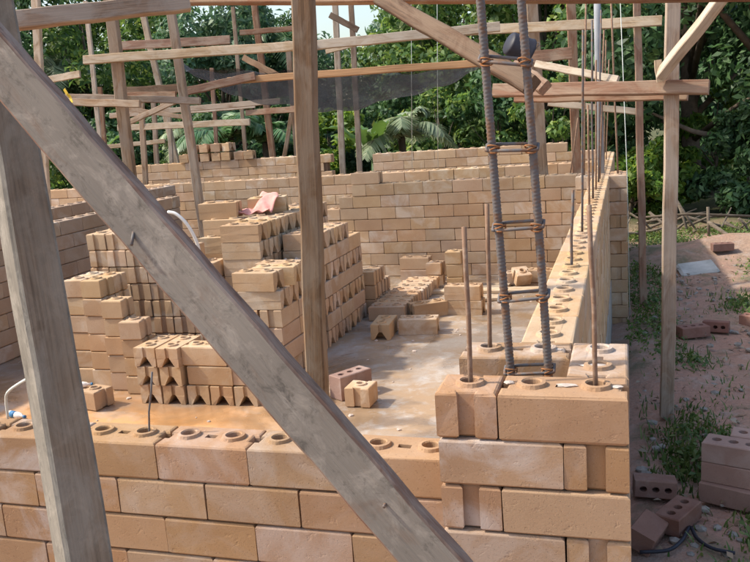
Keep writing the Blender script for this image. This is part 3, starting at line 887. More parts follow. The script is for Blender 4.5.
# leaning foreground post: upright square timber seen on its corner
def lead_post():
    c = ATD(43, 434, 1.17)
    face = Vector((RIGHT.x, RIGHT.y, 0)).normalized() * 0.8 - Vector((FWD.x, FWD.y, 0)).normalized()
    top = ATD(-40, -40, 1.25); bot = ATD(62, 562, 1.13)
    d = (top - bot)
    bot2 = bot - d * ((bot.z - GZ) / d.z)
    off = Vector((0.012, 0.03, 0))
    o = timber('leaning_post', 'square brown timber post at the left edge, crossed by the diagonal plank', bot2 + off, top + d * 0.4 + off, 0.064, 0.06, 'wood_post', 'post', face=face, segs=24, wob=0.0006, edge='wood_side')
    return o
lp = lead_post()
pw = tube('bent_wire', [ATD(8, 418, 1.55), ATD(6, 400, 1.5), ATD(8, 392, 1.45), ATD(20, 383, 1.38), ATD(40, 372, 1.3)], 0.0025, M['string'], None, 6)
tag(pw, 'bent white wire reaching from the front wall to the leaning post', 'wire')

timber('vertical_post', 'tall vertical timber post standing just inside the front wall', AT(313, 0, 0.83) + Vector((0, 0, 0.6)), (lambda a, b: b + (b - a) * ((b.z - FZ) / (a.z - b.z)))(AT(313, 0, 0.83), AT(320, 378, 0.83)), 0.062, 0.062, 'wood_brown', 'post', face=(0.12, -1, 0), segs=20)

def upright(label, a, b, y, w, mat='wood', foot=GZ, t=None, ext=0.5, name='scaffold_post'):
    A, B = AT(a[0], a[1], y), AT(b[0], b[1], y)
    d = A - B
    top = A + d.normalized() * ext
    bot = B - d * ((B.z - foot) / d.z)
    return timber(name, label, bot, top, w, t or w * 0.7, mat, 'post', face=(0.1, -1, 0), segs=14, wob=0.0022)

upright('tall sunlit post with weathered foot on the soil right of the side wall', (673, 0), (667, 415), 2.8, 0.066, 'wood', GZ)
upright('thin reddish post left of the tall right post', (637, 0), (643, 280), 5.3, 0.055, 'wood_red', GZ)
upright('pale post at the left with the horizontal rails nailed to it', (111, 8), (133, 200), 3.5, 0.075, 'wood', FZ, ext=0.05)
upright('post between the leaning post and the mid post, rising behind the centre stack', (170, 5), (206, 245), 3.75, 0.058, 'wood', FZ, ext=0.05)
upright('far post at the left edge beside the leaning post', (37, 25), (46, 190), 5.5, 0.075, 'wood_pale', GZ)
upright('post just right of the rebar ladder behind the back wall', (532, 0), (543, 180), 5.45, 0.092, 'wood', FZ)
upright('post between the rebar ladder and the side wall rods', (571, 0), (576, 155), 5.7, 0.075, 'wood_red', FZ)
for i, (a, b, y, w, m_, lab) in enumerate([
    ((141, 100), (146, 190), 6.9, .06, 'wood', 'short far prop left of the sagging net, leftmost of a row'),
    ((153, 95), (158, 180), 8.3, .06, 'wood', 'second short far prop from the left in the row'),
    ((168, 90), (172, 175), 8.6, .055, 'wood_pale', 'third short far prop from the left in the row'),
    ((212, 72), (218, 170), 8.4, .05, 'wood_red', 'thin far prop behind the palm leaves'),
    ((255, 8), (275, 176), 8.2, .075, 'wood_red', 'far reddish post left of the vertical post'),
    ((288, 45), (299, 176), 8.3, .065, 'wood', 'far post leaning beside the vertical post'),
    ((292, 112), (281, 176), 8.7, .05, 'wood', 'slanted far prop crossing its neighbour'),
    ((336, 25), (343, 172), 8.3, .07, 'wood_pale', 'far pale post right of the vertical post'),
    ((352, 22), (360, 172), 8.4, .065, 'wood', 'far post nearest the banana leaves'),
    ((145, 22), (158, 80), 8.8, .08, 'wood_pale', 'far pale post in the upper left'),
    ((530, 95), (533, 160), 7.4, .05, 'wood_red', 'thin reddish prop behind the rebar ladder'),
]):
    upright(lab, a, b, y, w, m_, GZ, ext=0.4 if a[1] < 30 else 0.05)

def rail(label, a, b, ya, yb, w, mat='wood', t=0.03, name='scaffold_rail', face=None):
    return timber(name, label, AT(a[0], a[1], ya), AT(b[0], b[1], yb), w, t, mat, 'rail', face=face or (0.1, -1, 0.15), segs=12, wob=0.0016)

rail('broad pale beam across the top left corner', (14, 21), (189, 2), 1.1, 1.5, 0.068, 'wood', 0.04)
rail('dark beam running along the very top of the picture', (150, -1), (790, -8), 1.9, 1.55, 0.055, 'wood_red', 0.05)
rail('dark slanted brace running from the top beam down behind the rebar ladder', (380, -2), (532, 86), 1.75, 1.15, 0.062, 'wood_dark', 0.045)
rail('thick brown brace end right of the rebar ladder', (515, 66), (545, 88), 1.6, 1.5, 0.05, 'wood_red', 0.04)
rail('long pale rail across the upper picture, left part', (84, 60), (312, 45), 3.45, 3.6, 0.058, 'wood_pale')
rail('long whitish rail across the upper picture, middle part', (300, 47), (500, 27), 3.62, 3.75, 0.058, 'wood_pale')
rail('long pale rail across the upper picture, right part behind the rebar', (460, 31), (662, 21), 5.35, 5.2, 0.075, 'wood_pale')
rail('orange tan rail under the whitish rail', (228, 81), (480, 63), 4.4, 4.6, 0.05, 'wood_tan')
rail('brown rail holding the left end of the sagging net', (185, 92), (255, 76), 4.3, 4.4, 0.06, 'wood_red')
rail('thick reddish rail crossing the tall right post', (494, 91), (709, 87), 2.95, 2.72, 0.066, 'wood_red', 0.05)
rail('second reddish rail just below the thick one', (515, 98), (688, 95), 3.1, 2.86, 0.05, 'wood_red', 0.03)
rail('short red board between two posts right of the rebar ladder', (528, 58), (572, 53), 5.2, 5.2, 0.09, 'wood_red')
rail('pale board sloping down to the right above the thick reddish rail', (536, 64), (618, 80), 4.6, 4.3, 0.05, 'wood_pale')
rail('thin pale batten under the reddish rails', (548, 103), (640, 112), 5.4, 5.4, 0.05, 'wood_pale')
rail('left rail of the pair nailed to the pale left post', (52, 102), (140, 104), 3.45, 3.4, 0.048, 'wood')
rail('upper rail of the pair nailed to the pale left post', (66, 97), (200, 101), 3.55, 3.6, 0.045, 'wood')
rail('far grey rail seen left of the pale left post', (48, 80), (80, 74), 7.0, 7.0, 0.08, 'wood_pale')
rail('far rail behind the left rails, lower of two', (118, 128), (250, 122), 6.9, 6.9, 0.07, 'wood_pale')
rail('far rail behind the left rails, upper of two', (110, 116), (280, 101), 7.2, 7.4, 0.06, 'wood')
rail('dark far beam behind the upper left rail', (118, 46), (230, 40), 6.6, 6.8, 0.09, 'wood_red')
rail('short far rail left of the vertical post under the net', (246, 113), (312, 108), 8.0, 8.0, 0.07, 'wood_red')
rail('far reddish rail behind the whitish rail', (240, 33), (312, 27), 6.5, 6.6, 0.05, 'wood_red')
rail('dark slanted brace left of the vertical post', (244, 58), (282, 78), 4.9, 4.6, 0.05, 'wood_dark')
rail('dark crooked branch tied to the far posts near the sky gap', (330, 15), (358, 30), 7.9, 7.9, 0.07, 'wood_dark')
rail('slanted far board in the left framework', (130, 122), (178, 100), 5.6, 5.6, 0.05, 'wood')
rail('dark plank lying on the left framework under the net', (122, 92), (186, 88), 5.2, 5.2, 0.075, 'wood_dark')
for i, (a, b, y, w, m_, lab) in enumerate([
    ((88, 24), (97, 110), 8.6, .06, 'wood_pale', 'far pale post between the leaning post and the pale left post'),
    ((235, 30), (241, 100), 9.0, .05, 'wood', 'far thin post above the sagging net'),
    ((102, 112), (107, 170), 7.4, .05, 'wood_red', 'short far prop just left of the pale left post')]):
    upright(lab, a, b, y, w, m_, GZ, ext=0.3)
rail('far pale rail crossing behind the second left post', (96, 148), (165, 141), 7.5, 7.6, 0.05, 'wood_pale')
rail('far thin rail low in the left framework', (128, 109), (190, 118), 6.4, 6.5, 0.045, 'wood')
rail('stub of red board between the two left posts', (116, 96), (176, 95), 4.9, 4.9, 0.055, 'wood_red')
rail('far rail above the palms left of the vertical post', (183, 112), (255, 106), 7.9, 8.0, 0.05, 'wood_pale')
rail('far slanting batten right of the vertical post', (326, 52), (372, 40), 8.1, 8.1, 0.05, 'wood_pale')
timber('diagonal_brace', 'bright sunlit diagonal brace nailed to the tall right post', AT(661, 75, 2.7), AT(735, -18, 2.35), 0.07, 0.045, 'wood_pale', 'brace', face=(-0.9, -0.5, 0.75), segs=10)
timber('brace_cleat', 'small dark cleat under the bright diagonal brace', AT(658, 60, 2.72), AT(660, 82, 2.72), 0.035, 0.03, 'wood_pale', 'cleat', face=(0, -1, 0), segs=4)

# boards lying on the floor by the back wall
for (x0, y0, x1, y1, w, lab) in ((-1.15, 4.45, -0.25, 4.50, 0.12, 'pale board lying flat on the floor before the back wall'), (-1.4, 4.72, -0.5, 4.62, 0.14, 'second pale board on the floor against the loose blocks'), (-0.95, 4.1, -0.45, 4.25, 0.09, 'short pale board on the floor behind the paired blocks')):
    timber('floor_board', lab, (x0, y0, FZ + .013), (x1, y1, FZ + .013), w, 0.022, 'wood_pale', 'board', face=(0, 0, 1), segs=4, wob=0.0)

# ------------------------------------------------------------------ shade net
def net():
    nu, nv = 60, 14
    L, Rr = AT(186, 72, 4.45), AT(482, 66, 4.7)
    L2, R2 = AT(180, 62, 5.5), AT(482, 60, 5.8)
    vs = []
    for i in range(nu):
        s = i / (nu - 1)
        a, b = L.lerp(Rr, s), L2.lerp(R2, s)
        for j in range(nv):
            t = j / (nv - 1)
            p = a.lerp(b, t)
            sag = 0.36 * (4 * s * (1 - s)) ** 0.8 * (0.06 + 0.94 * math.sin(math.pi * 0.9 * t))
            p = p + Vector((0, 0, -sag + 0.013 * math.sin(s * 41 + t * 11) + 0.018 * math.sin(s * 17 - t * 9) + 0.02 * math.sin(s * 7 + t * 4)))
            vs.append(p[:])
    i = np.arange(nu * nv).reshape(nu, nv)
    q = np.stack([i[:-1, :-1], i[1:, :-1], i[1:, 1:], i[:-1, 1:]], -1)
    o = link('shade_net', np_mesh('shade_net', vs, q, True), M['net'])
    tag(o, 'dark see-through shade net sagging between the rails', 'net')
net()

# ------------------------------------------------------------------ small things
def bucket():
    bm = bmesh.new(); seg = 28
    prof = [(0.0, 0.0), (0.075, 0.0), (0.085, 0.012), (0.10, 0.16), (0.106, 0.165), (0.106, 0.172), (0.097, 0.172), (0.078, 0.02), (0, 0.015)]
    rows = [[bm.verts.new((max(r, .001) * math.cos(2 * math.pi * k / seg), max(r, .001) * math.sin(2 * math.pi * k / seg), z)) for k in range(seg)] for r, z in prof]
    for a, b in zip(rows, rows[1:]):
        for k in range(seg): bm.faces.new((a[k], a[(k + 1) % seg], b[(k + 1) % seg], b[k]))
    o = link('bucket', bm_mesh(bm, 'bucket', True), M['black'])
    c = AT(514, 46, 3.3); o.scale = (.78, .78, .78)
    d = (CAM - c).normalized()
    o.rotation_euler = (-d * 0.45 + Vector((0.75, 0, -0.45))).to_track_quat('Z', 'Y').to_euler(); o.location = c - Vector((.03, 0, -.02))
    tag(o, 'round black bucket hanging with its bottom out behind the rebar ladder', 'bucket')
    hd = tube('handle', [(-.1, 0, .165), (-.08, .07, .2), (0, .1, .215), (.08, .07, .2), (.1, 0, .165)], 0.003, M['rebar'], o, 6)
bucket()
tag(tube('white_hose', [AT(168, 212, 2.55), AT(176, 214, 2.55), AT(186, 223, 2.56), AT(194, 236, 2.58), AT(199, 250, 2.6), AT(201, 270, 2.62), AT(202, 300, 2.63)], 0.0095, M['white'], None, 10), 'white plastic hose curving up beside the diagonal plank', 'hose')
def tape():
    bm = bmesh.new()
    ps = [AT(64, 89, 3.3), AT(67, 94, 3.3), AT(70, 97, 3.31), AT(72, 103, 3.3)]
    w = Vector((0.008, 0, 0.006))
    a = [bm.verts.new(p - w) for p in ps]; b = [bm.verts.new(p + w) for p in ps]
    for k in range(3): bm.faces.new((a[k], a[k + 1], b[k + 1], b[k]))
    o = link('ribbon', bm_mesh(bm, 'ribbon'), M['yellow']); md = o.modifiers.new('t', 'SOLIDIFY'); md.thickness = .002
    tag(o, 'small yellow ribbon tied to the left rail', 'ribbon')
tape()
def bottle(p, rot, label):
    root = empty('plastic_bottle', p); root.rotation_euler = (0, 0, rot); root.scale = (.62, .62, .62)
    tag(root, label, 'bottle')
    tube('bottle_body', [(0, 0, .03), (.006, 0, .03), (.12, 0, .03), (.15, 0, .03), (.165, 0, .03), (.19, 0, .03)], [.022, .028, .028, .022, .011, .011], M['white'], root, 14)
    tube('bottle_label', [(.03, 0, .03), (.09, 0, .03)], .0288, M['blue'], root, 14)
    tube('bottle_cap', [(.191, 0, .03), (.206, 0, .03)], .0135, M['blue'], root, 12)
p = ATZ(70, 389, FZ); bottle((p.x, p.y, FZ), R(20), 'small plastic bottle on the floor beside the stepped stack')
p = ATZ(10, 417, FZ); bottle((p.x, p.y, FZ), R(-15), 'blue labelled bottle on the floor behind the bent wire')
# pale sheet on the soil at the right
bm = bmesh.new(); box_bm(bm, (-.17, -.15, 0), (.17, .15, .05), .02)
for v in bm.verts: v.co.z += 0.02 * math.sin(v.co.x * 9 + v.co.y * 5)
tag(link('cement_sack', bm_mesh(bm, 'cement_sack'), M['slab_white'], None, (1.0, 6.6, GZ + .01), (R(8), 0, R(8))), 'pale flat sack on the soil behind the tall right post', 'sack')
# black hose on the soil
tag(tube('black_hose', [ATZ(u, v, GZ + .03) for u, v in ((640, 552), (668, 550), (682, 540), (690, 527), (697, 538), (712, 548), (735, 553))], 0.007, M['black'], None, 6), 'thin black hose curling on the soil in front of the clay bricks', 'hose')

# ------------------------------------------------------------------ vegetation
def leaf_quads(centers, normals, size, aspect=0.42, droop=0.3, rg=rng):
    """one folded leaf (2 quads) per centre; returns verts, quads"""
    n = len(centers)
    nrm = normals / (np.linalg.norm(normals, axis=1, keepdims=True) + 1e-9)
    rnd = rg.normal(size=(n, 3))
    t = np.cross(nrm, rnd); t /= (np.linalg.norm(t, axis=1, keepdims=True) + 1e-9)
    t[:, 2] -= droop; t /= np.linalg.norm(t, axis=1, keepdims=True)
    s = np.cross(t, nrm); s /= (np.linalg.norm(s, axis=1, keepdims=True) + 1e-9)
    L = (size * rg.uniform(0.6, 1.35, n))[:, None]
    W = L * aspect
    up = np.cross(s, t)
    a = centers - t * L * 0.5
    b = centers + t * L * 0.5 - up * L * 0.10
    m1 = centers + s * W * 0.5 + up * W * 0.18 - t * L * 0.05
    m2 = centers - s * W * 0.5 + up * W * 0.18 - t * L * 0.05
    v = np.stack([a, m1, b, m2], 1).reshape(-1, 3)
    q = np.arange(n * 4).reshape(n, 4)
    return v, q

def crown_mesh(name, clumps, n_leaves, size, rg, droop=0.35, aspect=0.45):
    """clumps: list of (centre, radii)"""
    w = np.array([r[0] * r[1] + r[1] * r[2] + r[0] * r[2] for _, r in clumps]); w = w / w.sum()
    cnt = rg.multinomial(n_leaves, w)
    C, Nn = [], []
    for (c, r), k in zip(clumps, cnt):
        d = rg.normal(size=(k, 3)); d /= np.linalg.norm(d, axis=1, keepdims=True)
        rad = rg.uniform(0.25, 1.0, k) ** 0.45 * rg.uniform(0.85, 1.12, k)
        C.append(np.array(c) + d * rad[:, None] * np.array(r))
        nn = d * 0.7 + rg.normal(size=(k, 3)) * 0.45; nn[:, 2] += 0.5
        Nn.append(nn)
    v, q = leaf_quads(np.concatenate(C), np.concatenate(Nn), size, aspect, droop, rg)
    return np_mesh(name, v, q)

def tree(name, label, x, y, h, spread, n_clumps, n_leaves, size, mat, seed, low=0.25, trunk_r=0.1, cat='tree', group=None, lean=(0, 0), z0=GZ):
    rg = np.random.default_rng(seed)
    z0 = z0 + 0.02 * max(0, y - 10)
    root = empty(name, (x, y, z0)); tag(root, label, cat, group)
    clumps = []
    for i in range(n_clumps):
        f = low + (1 - low) * (i + rg.uniform(0, 1)) / n_clumps
        a = rg.uniform(0, 2 * math.pi)
        rr = spread * math.sqrt(rg.uniform(0.05, 1)) * (0.55 + 0.9 * math.sin(math.pi * min(1, 0.2 + f * 0.75)) ** 1.0) * 0.75
        r = spread * rg.uniform(0.22, 0.42)
        clumps.append(((rr * math.cos(a) + lean[0] * f, rr * math.sin(a) + lean[1] * f, f * h), (r, r, r * rg.uniform(0.55, 0.85))))
    bm = bmesh.new()
    pts = [Vector((lean[0] * t * 0.8 + 0.05 * math.sin(t * 5 + seed), lean[1] * t * 0.8, t * h * 0.8 - (0.1 if t == 0 else 0))) for t in (0, .12, .3, .5, .75, 1)]
    tube_bm(bm, pts, [trunk_r * k for k in (1.25, 1.0, .85, .68, .45, .12)], 9)
    for c, r in clumps[:: max(1, n_clumps // 14)]:
        f = max(0.1, c[2] / h * 0.62)
        s = Vector((lean[0] * f * .8, lean[1] * f * .8, f * h * 0.8))
        e = Vector(c)
        mid = s.lerp(e, .5) + Vector((0, 0, 0.05 * h * rg.uniform(-.5, 1)))
        tube_bm(bm, [s, mid, e], [trunk_r * .42, trunk_r * .25, trunk_r * .06], 6)
    link('trunk', bm_mesh(bm, 'trunk', True), M['bark'], root)
    link('crown', crown_mesh('crown', clumps, n_leaves, size, rg), M[mat], root)
    return root

def px_x(u, y):      # world x of picture column u at depth y near the horizon
    return AT(u, 110, y).x

TG = 'trees beyond the building site'
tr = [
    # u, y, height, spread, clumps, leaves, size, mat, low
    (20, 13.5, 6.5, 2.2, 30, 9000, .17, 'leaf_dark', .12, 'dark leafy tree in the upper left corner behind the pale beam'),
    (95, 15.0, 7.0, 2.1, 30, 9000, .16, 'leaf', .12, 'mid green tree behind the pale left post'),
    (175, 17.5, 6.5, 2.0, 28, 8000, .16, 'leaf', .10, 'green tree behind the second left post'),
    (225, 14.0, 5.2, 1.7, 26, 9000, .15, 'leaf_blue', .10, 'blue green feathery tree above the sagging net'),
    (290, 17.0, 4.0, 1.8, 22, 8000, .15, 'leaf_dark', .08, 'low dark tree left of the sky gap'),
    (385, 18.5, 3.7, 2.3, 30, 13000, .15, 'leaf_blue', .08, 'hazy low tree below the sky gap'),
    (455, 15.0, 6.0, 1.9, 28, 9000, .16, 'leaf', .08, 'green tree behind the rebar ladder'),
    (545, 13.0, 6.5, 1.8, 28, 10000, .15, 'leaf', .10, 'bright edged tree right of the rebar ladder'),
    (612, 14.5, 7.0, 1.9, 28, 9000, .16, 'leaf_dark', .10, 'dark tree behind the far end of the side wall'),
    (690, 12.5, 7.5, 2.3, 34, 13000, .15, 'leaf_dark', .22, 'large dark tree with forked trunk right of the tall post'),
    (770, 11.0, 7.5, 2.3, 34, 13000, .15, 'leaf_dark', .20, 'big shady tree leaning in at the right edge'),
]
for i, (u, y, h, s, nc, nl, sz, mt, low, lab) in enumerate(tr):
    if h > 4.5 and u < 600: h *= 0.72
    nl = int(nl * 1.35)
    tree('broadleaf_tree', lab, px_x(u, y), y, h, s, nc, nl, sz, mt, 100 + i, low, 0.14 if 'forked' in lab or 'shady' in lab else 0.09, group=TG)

sh = [
    (60, 11.0, 1.7, .9, 'leaf_bright', 'bright green bush beside the leaning post'),
    (20, 10.0, 2.1, .9, 'leaf', 'green bush at the left edge behind the outer wall'),
    (125, 11.5, 1.9, .9, 'leaf_dark', 'dark bush behind the left framework'),
    (190, 12.0, 1.9, .9, 'leaf_dark', 'dark bush behind the thin far prop'),
    (260, 12.5, 2.0, 1.0, 'leaf_dark', 'dark bush behind the slanted far prop'),
    (325, 12.0, 1.7, .8, 'leaf_bright', 'bright bush behind the vertical post'),
    (400, 13.0, 2.3, 1.0, 'leaf_dark', 'dark bush behind the banana leaves'),
    (440, 11.5, 1.95, .9, 'leaf', 'round green bush behind the plumb strings'),
    (500, 11.5, 2.1, .9, 'leaf_dark', 'dark bush behind the rebar ladder'),
    (555, 11.0, 2.1, .8, 'leaf', 'glossy bush right of the rebar ladder'),
    (600, 11.5, 2.0, .8, 'leaf_dark', 'dark bush behind the wall pier'),
    (652, 10.6, 0.95, .5, 'leaf_bright', 'sunlit yellow green bush between the two right posts'),
    (632, 10.3, 0.85, .42, 'leaf_bright', 'small sunlit bush just right of the wall pier'),
    (715, 12.5, 1.7, .6, 'leaf_bright', 'yellow green sapling in front of the dark trunk'),
    (750, 10.8, 1.4, .7, 'leaf_dark', 'dark bush at the right edge behind the branches'),
]
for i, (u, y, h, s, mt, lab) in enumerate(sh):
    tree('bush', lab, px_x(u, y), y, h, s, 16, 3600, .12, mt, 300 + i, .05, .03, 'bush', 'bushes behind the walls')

def palm(label, x, y, z, n, L, mat, seed, arch=0.9, width=0.22, tilt=0.5, h=0.0):
    rg = np.random.default_rng(seed)
    root = empty('palm_plant', (x, y, GZ)); tag(root, label, 'palm')
    vs, qs = [], []
    bm = bmesh.new()
    tube_bm(bm, [(0, 0, -0.05), (0, 0, z * .5), (0, 0, z)], [.08, .06, .05], 8)
    for f in range(n):
        a = 2 * math.pi * f / n + rg.uniform(-.3, .3)
        el = rg.uniform(tilt, tilt + 0.8)
        ll = L * rg.uniform(.75, 1.15)
        pts = []
        for i in range(13):
            t = i / 12
            r = ll * t * math.cos(el) * (1 - 0.12 * t)
            zz = z + ll * t * math.sin(el) - arch * ll * t * t * 0.75
            pts.append(np.array((r * math.cos(a), r * math.sin(a), zz)))
        tube_bm(bm, [Vector(p) for p in pts[::3]], [.014, .011, .008, .006, .003], 5)
        side = np.array((-math.sin(a), math.cos(a), 0))
        for i in range(2, 60):
            t = i / 60
            j = min(11, int(t * 12)); fr = t * 12 - j
            p = pts[j] * (1 - fr) + pts[j + 1] * fr
            d = pts[j + 1] - pts[j]; d /= np.linalg.norm(d)
            for sgn in (-1, 1):
                l = width * L * (math.sin(math.pi * min(1, t * .85 + .12)) + .15)
                e = p + (side * sgn * .85 + d * .55) * l + np.array((0, 0, -l * (.25 + rg.uniform(0, .35))))
                w = d * 0.016
                m = p * .5 + e * .5 + np.array((0, 0, l * .07))
                b0 = len(vs)
                vs += [p - w * .6, p + w * .6, m + w, m - w, e + w * .1, e - w * .1]
                qs += [(b0, b0 + 1, b0 + 2, b0 + 3), (b0 + 3, b0 + 2, b0 + 4, b0 + 5)]
    link('stem', bm_mesh(bm, 'stem', True), M['bark'], root)
    link('fronds', np_mesh('fronds', np.array(vs), np.array(qs)), M[mat], root)
palm('palm with feathery fronds left of the vertical post under the net', px_x(228, 9.6), 9.6, 1.5, 12, 1.25, 'frond', 5)
palm('pale palm spreading behind the second left post', px_x(190, 9.8), 9.8, 1.35, 11, 1.0, 'frond_pale', 6)
palm('pale feathery palm above the far block wall', px_x(400, 9.7), 9.7, 1.35, 12, 1.15, 'frond_pale', 7)
palm('tall pale palm with hanging fronds in the upper left', px_x(62, 14.0), 14.0, 3.0, 13, 1.6, 'frond_pale', 8, 1.25)
palm('tall palm with dark fronds at the top left of the sky gap', px_x(290, 15.0), 15.0, 3.3, 13, 1.5, 'frond', 9, 1.2)
palm('low palm behind the slanted far prop', px_x(262, 9.9), 9.9, 1.4, 10, 1.0, 'frond', 12)

def banana(label, x, y, n, L, seed, mat='leaf_banana'):
    rg = np.random.default_rng(seed)
    root = empty('banana_plant', (x, y, GZ)); tag(root, label, 'banana plant')
    bm = bmesh.new(); tube_bm(bm, [(0, 0, -.05), (0, 0, .5), (0.02, 0, 1.1)], [.09, .075, .05], 9)
    link('stem', bm_mesh(bm, 'stem', True), M['leaf'], root)
    for f in range(n):
        a = 2 * math.pi * f / n + rg.uniform(-.4, .4); el = rg.uniform(1.0, 1.5); ll = L * rg.uniform(.8, 1.1)
        vs = []
        ns = 16
        for i in range(ns):
            t = i / (ns - 1)
            r = ll * t * math.cos(el) + .25 * ll * t * t; zz = 1.0 + ll * t * math.sin(el) - .35 * ll * t ** 3
            c = np.array((r * math.cos(a), r * math.sin(a), zz)); s = np.array((-math.sin(a), math.cos(a), 0))
            w = .10 * ll * (max(0, math.sin(math.pi * max(0, (t - .18) / .82))) ** .6) + .008
            wob = .02 * math.sin(i * 2.3 + f)
            vs += [c - s * w + np.array((0, 0, w * .35 + wob)), c, c + s * w + np.array((0, 0, w * .35 - wob))]
        q = []
        for i in range(ns - 1):
            b = i * 3
            q += [(b, b + 1, b + 4, b + 3), (b + 1, b + 2, b + 5, b + 4)]
        link('leaf', np_mesh('leaf', np.array(vs), np.array(q), True), M[mat], root)
banana('bright banana plant with broad leaves right of the vertical post', px_x(370, 9.3), 9.3, 9, 0.95, 21)
banana('banana plant with upright leaves behind the left framework', px_x(199, 9.6), 9.6, 6, 1.0, 22)
banana('small banana plant at the foot of the far left wall', px_x(90, 10.0), 10.0, 6, 1.0, 23)

# far wood: one dense mass behind everything
def far_wood():
    rg = np.random.default_rng(77)
    cl = []
    for i in range(190):
        u = rg.uniform(-160, 900); y = rg.uniform(19, 25)
        x = px_x(u, y)
        top = 5.0 if not (318 < u < 412) else 2.2
        if 95 < u < 130: top = 3.2
        z = GZ + rg.uniform(0.1, top)
        r = rg.uniform(.8, 1.3)
        cl.append(((x, y, z), (r, r, r * .7)))
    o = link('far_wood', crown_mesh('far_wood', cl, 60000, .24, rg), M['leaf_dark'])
    tag(o, 'dense dark green wood filling the background behind the nearer trees', 'wood', kind='stuff')
far_wood()

# grass and weeds on the soil to the right
def grass():
    rg = np.random.default_rng(5)
    C = []
    spots = [(0.73, 3.6, .10, .22, 330), (0.70, 2.45, .14, .30, 520), (0.62, 2.15, .10, .16, 240), (1.28, 5.15, .16, .35, 520), (0.9, 1.55, .12, .15, 260), (0.85, 2.9, .2, .3, 200),
             (0.55, 4.4, .15, .8, 300), (0.5, 6.0, .2, 1.0, 330), (0.55, 8.2, .5, .8, 600), (1.2, 8.6, .6, .6, 600), (1.9, 8.9, .5, .7, 400), (0.7, 1.35, .1, .15, 120), (1.4, 3.3, .4, .6, 200), (2.4, 6.5, .8, 2.0, 600)]
    vs, qs = [], []
    for cx, cy, sx, sy, n in spots:
        P = np.stack([cx + rg.normal(size=n) * sx, cy + rg.normal(size=n) * sy], 1)
        for x, y in P:
            if x < 0.42: continue
            h = rg.uniform(.015, .06); a = rg.uniform(0, 6.28); w = rg.uniform(.003, .007)
            dx, dy = math.cos(a), math.sin(a); ln = rg.uniform(.2, .9) * h
            b = len(vs); z = GZ - .01
            vs += [(x - dy * w, y + dx * w, z), (x + dy * w, y - dx * w, z),
                   (x + dx * ln * .4 + dy * w * .8, y + dy * ln * .4 - dx * w * .8, z + h * .65), (x + dx * ln * .4 - dy * w * .8, y + dy * ln * .4 + dx * w * .8, z + h * .65),
                   (x + dx * ln + dy * .0008, y + dy * ln - dx * .0008, z + h), (x + dx * ln - dy * .0008, y + dy * ln + dx * .0008, z + h)]
            qs += [(b, b + 1, b + 2, b + 3), (b + 3, b + 2, b + 4, b + 5)]
    o = link('grass', np_mesh('grass', np.array(vs), np.array(qs)), M['grass'])
    tag(o, 'patches of short grass and weeds on the shaded soil', 'grass', kind='stuff')
    # broad leaved ground weeds
    cl = [((cx, cy, GZ + .03), (sx * 1.3, sy, .06)) for cx, cy, sx, sy, n in spots if n > 230]
    o = link('ground_weeds', crown_mesh('ground_weeds', cl, 20000, .036, rg), M['grass'])
    tag(o, 'low leafy weeds covering parts of the soil', 'weeds', kind='stuff')
grass()

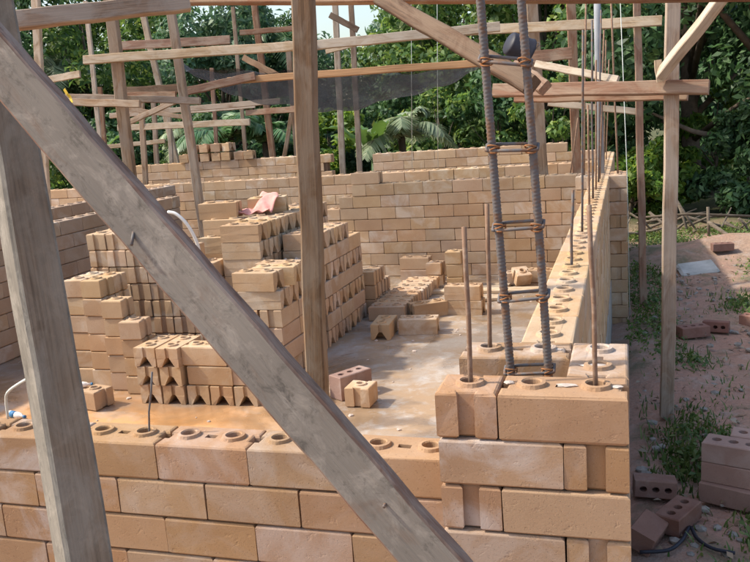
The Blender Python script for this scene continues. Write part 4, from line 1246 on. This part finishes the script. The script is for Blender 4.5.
def pebbles():
    rg = np.random.default_rng(9)
    bm = bmesh.new()
    for i in range(420):
        x = rg.uniform(.42, 2.2); y = rg.uniform(1.2, 7.5); r = rg.uniform(.006, .028)
        res = bmesh.ops.create_icosphere(bm, subdivisions=1, radius=r)
        for v in res['verts']:
            v.co = Vector((v.co.x * rg.uniform(.8, 1.3) + x, v.co.y * rg.uniform(.8, 1.3) + y, v.co.z * .6 + GZ + .012))
    n = 1500
    c3 = np.stack([rg.uniform(.42, 3.2, n), rg.uniform(1.2, 9.0, n), np.full(n, GZ + .03) + rg.uniform(-.02, .012, n)], 1)
    nn = rg.normal(size=(n, 3)) * .25; nn[:, 2] += 1
    vv, qq = leaf_quads(c3, nn, .04, .5, 0.0, rg)
    lt = link('leaf_litter', np_mesh('leaf_litter', vv, qq), M['litter'])
    tag(lt, 'dry brown leaf litter scattered over the soil', 'litter', kind='stuff')
    o = link('rubble_stones', bm_mesh(bm, 'rubble_stones'), M['stone'])
    tag(o, 'scattered small stones and rubble on the soil', 'stones', kind='stuff')
    bm = bmesh.new()
    for i in range(110):
        x = rg.uniform(-2.3, .1); y = rg.uniform(.4, 5.0); r = rg.uniform(.004, .014)
        res = bmesh.ops.create_icosphere(bm, subdivisions=1, radius=r)
        for v in res['verts']:
            v.co = Vector((v.co.x * rg.uniform(.8, 1.3) + x, v.co.y * rg.uniform(.8, 1.3) + y, v.co.z * .6 + FZ + .002))
    o = link('floor_crumbs', bm_mesh(bm, 'floor_crumbs'), M['rubble'])
    tag(o, 'crumbs of mortar scattered on the floor slab', 'crumbs', kind='stuff')
pebbles()

# heap of cut branches with a rail on short stakes, at the back right
for i in range(48):
    u = random.gauss(690, 42); v = random.uniform(214, 242) + abs(u - 690) * .12
    y = 9.0 + random.uniform(-.35, .5)
    c = AT(u, v, y); a = random.gauss(0.1, .55); L = random.uniform(.3, .8)
    d = Vector((math.cos(a), random.uniform(-.4, .4), math.sin(a))) * L / 2
    m = c + Vector((0, 0, random.uniform(-.04, .06)))
    tag(tube('branch', [c - d, m, c + d], [random.uniform(.012, .024), .016, .007], M['stick'], None, 6), 'bare grey branch in the heap at the back right', 'branch', 'cut branches heaped at the back right')
tag(tube('heap_rail', [AT(636, 218, 8.6), AT(690, 214, 8.6), AT(775, 217, 8.7)], .015, M['stick'], None, 7), 'long thin pole lying across the heap of branches', 'pole')
tag(tube('heap_stake', [AT(708, 207, 8.5), AT(709, 246, 8.5)], .018, M['stick'], None, 7), 'short stake standing before the heap of branches', 'stake')
tag(tube('heap_pole', [AT(708, 222, 8.45), AT(756, 254, 8.2)], .022, M['stick'], None, 7), 'pole slanting down from the stake at the right', 'pole')

bpy.context.view_layer.update()
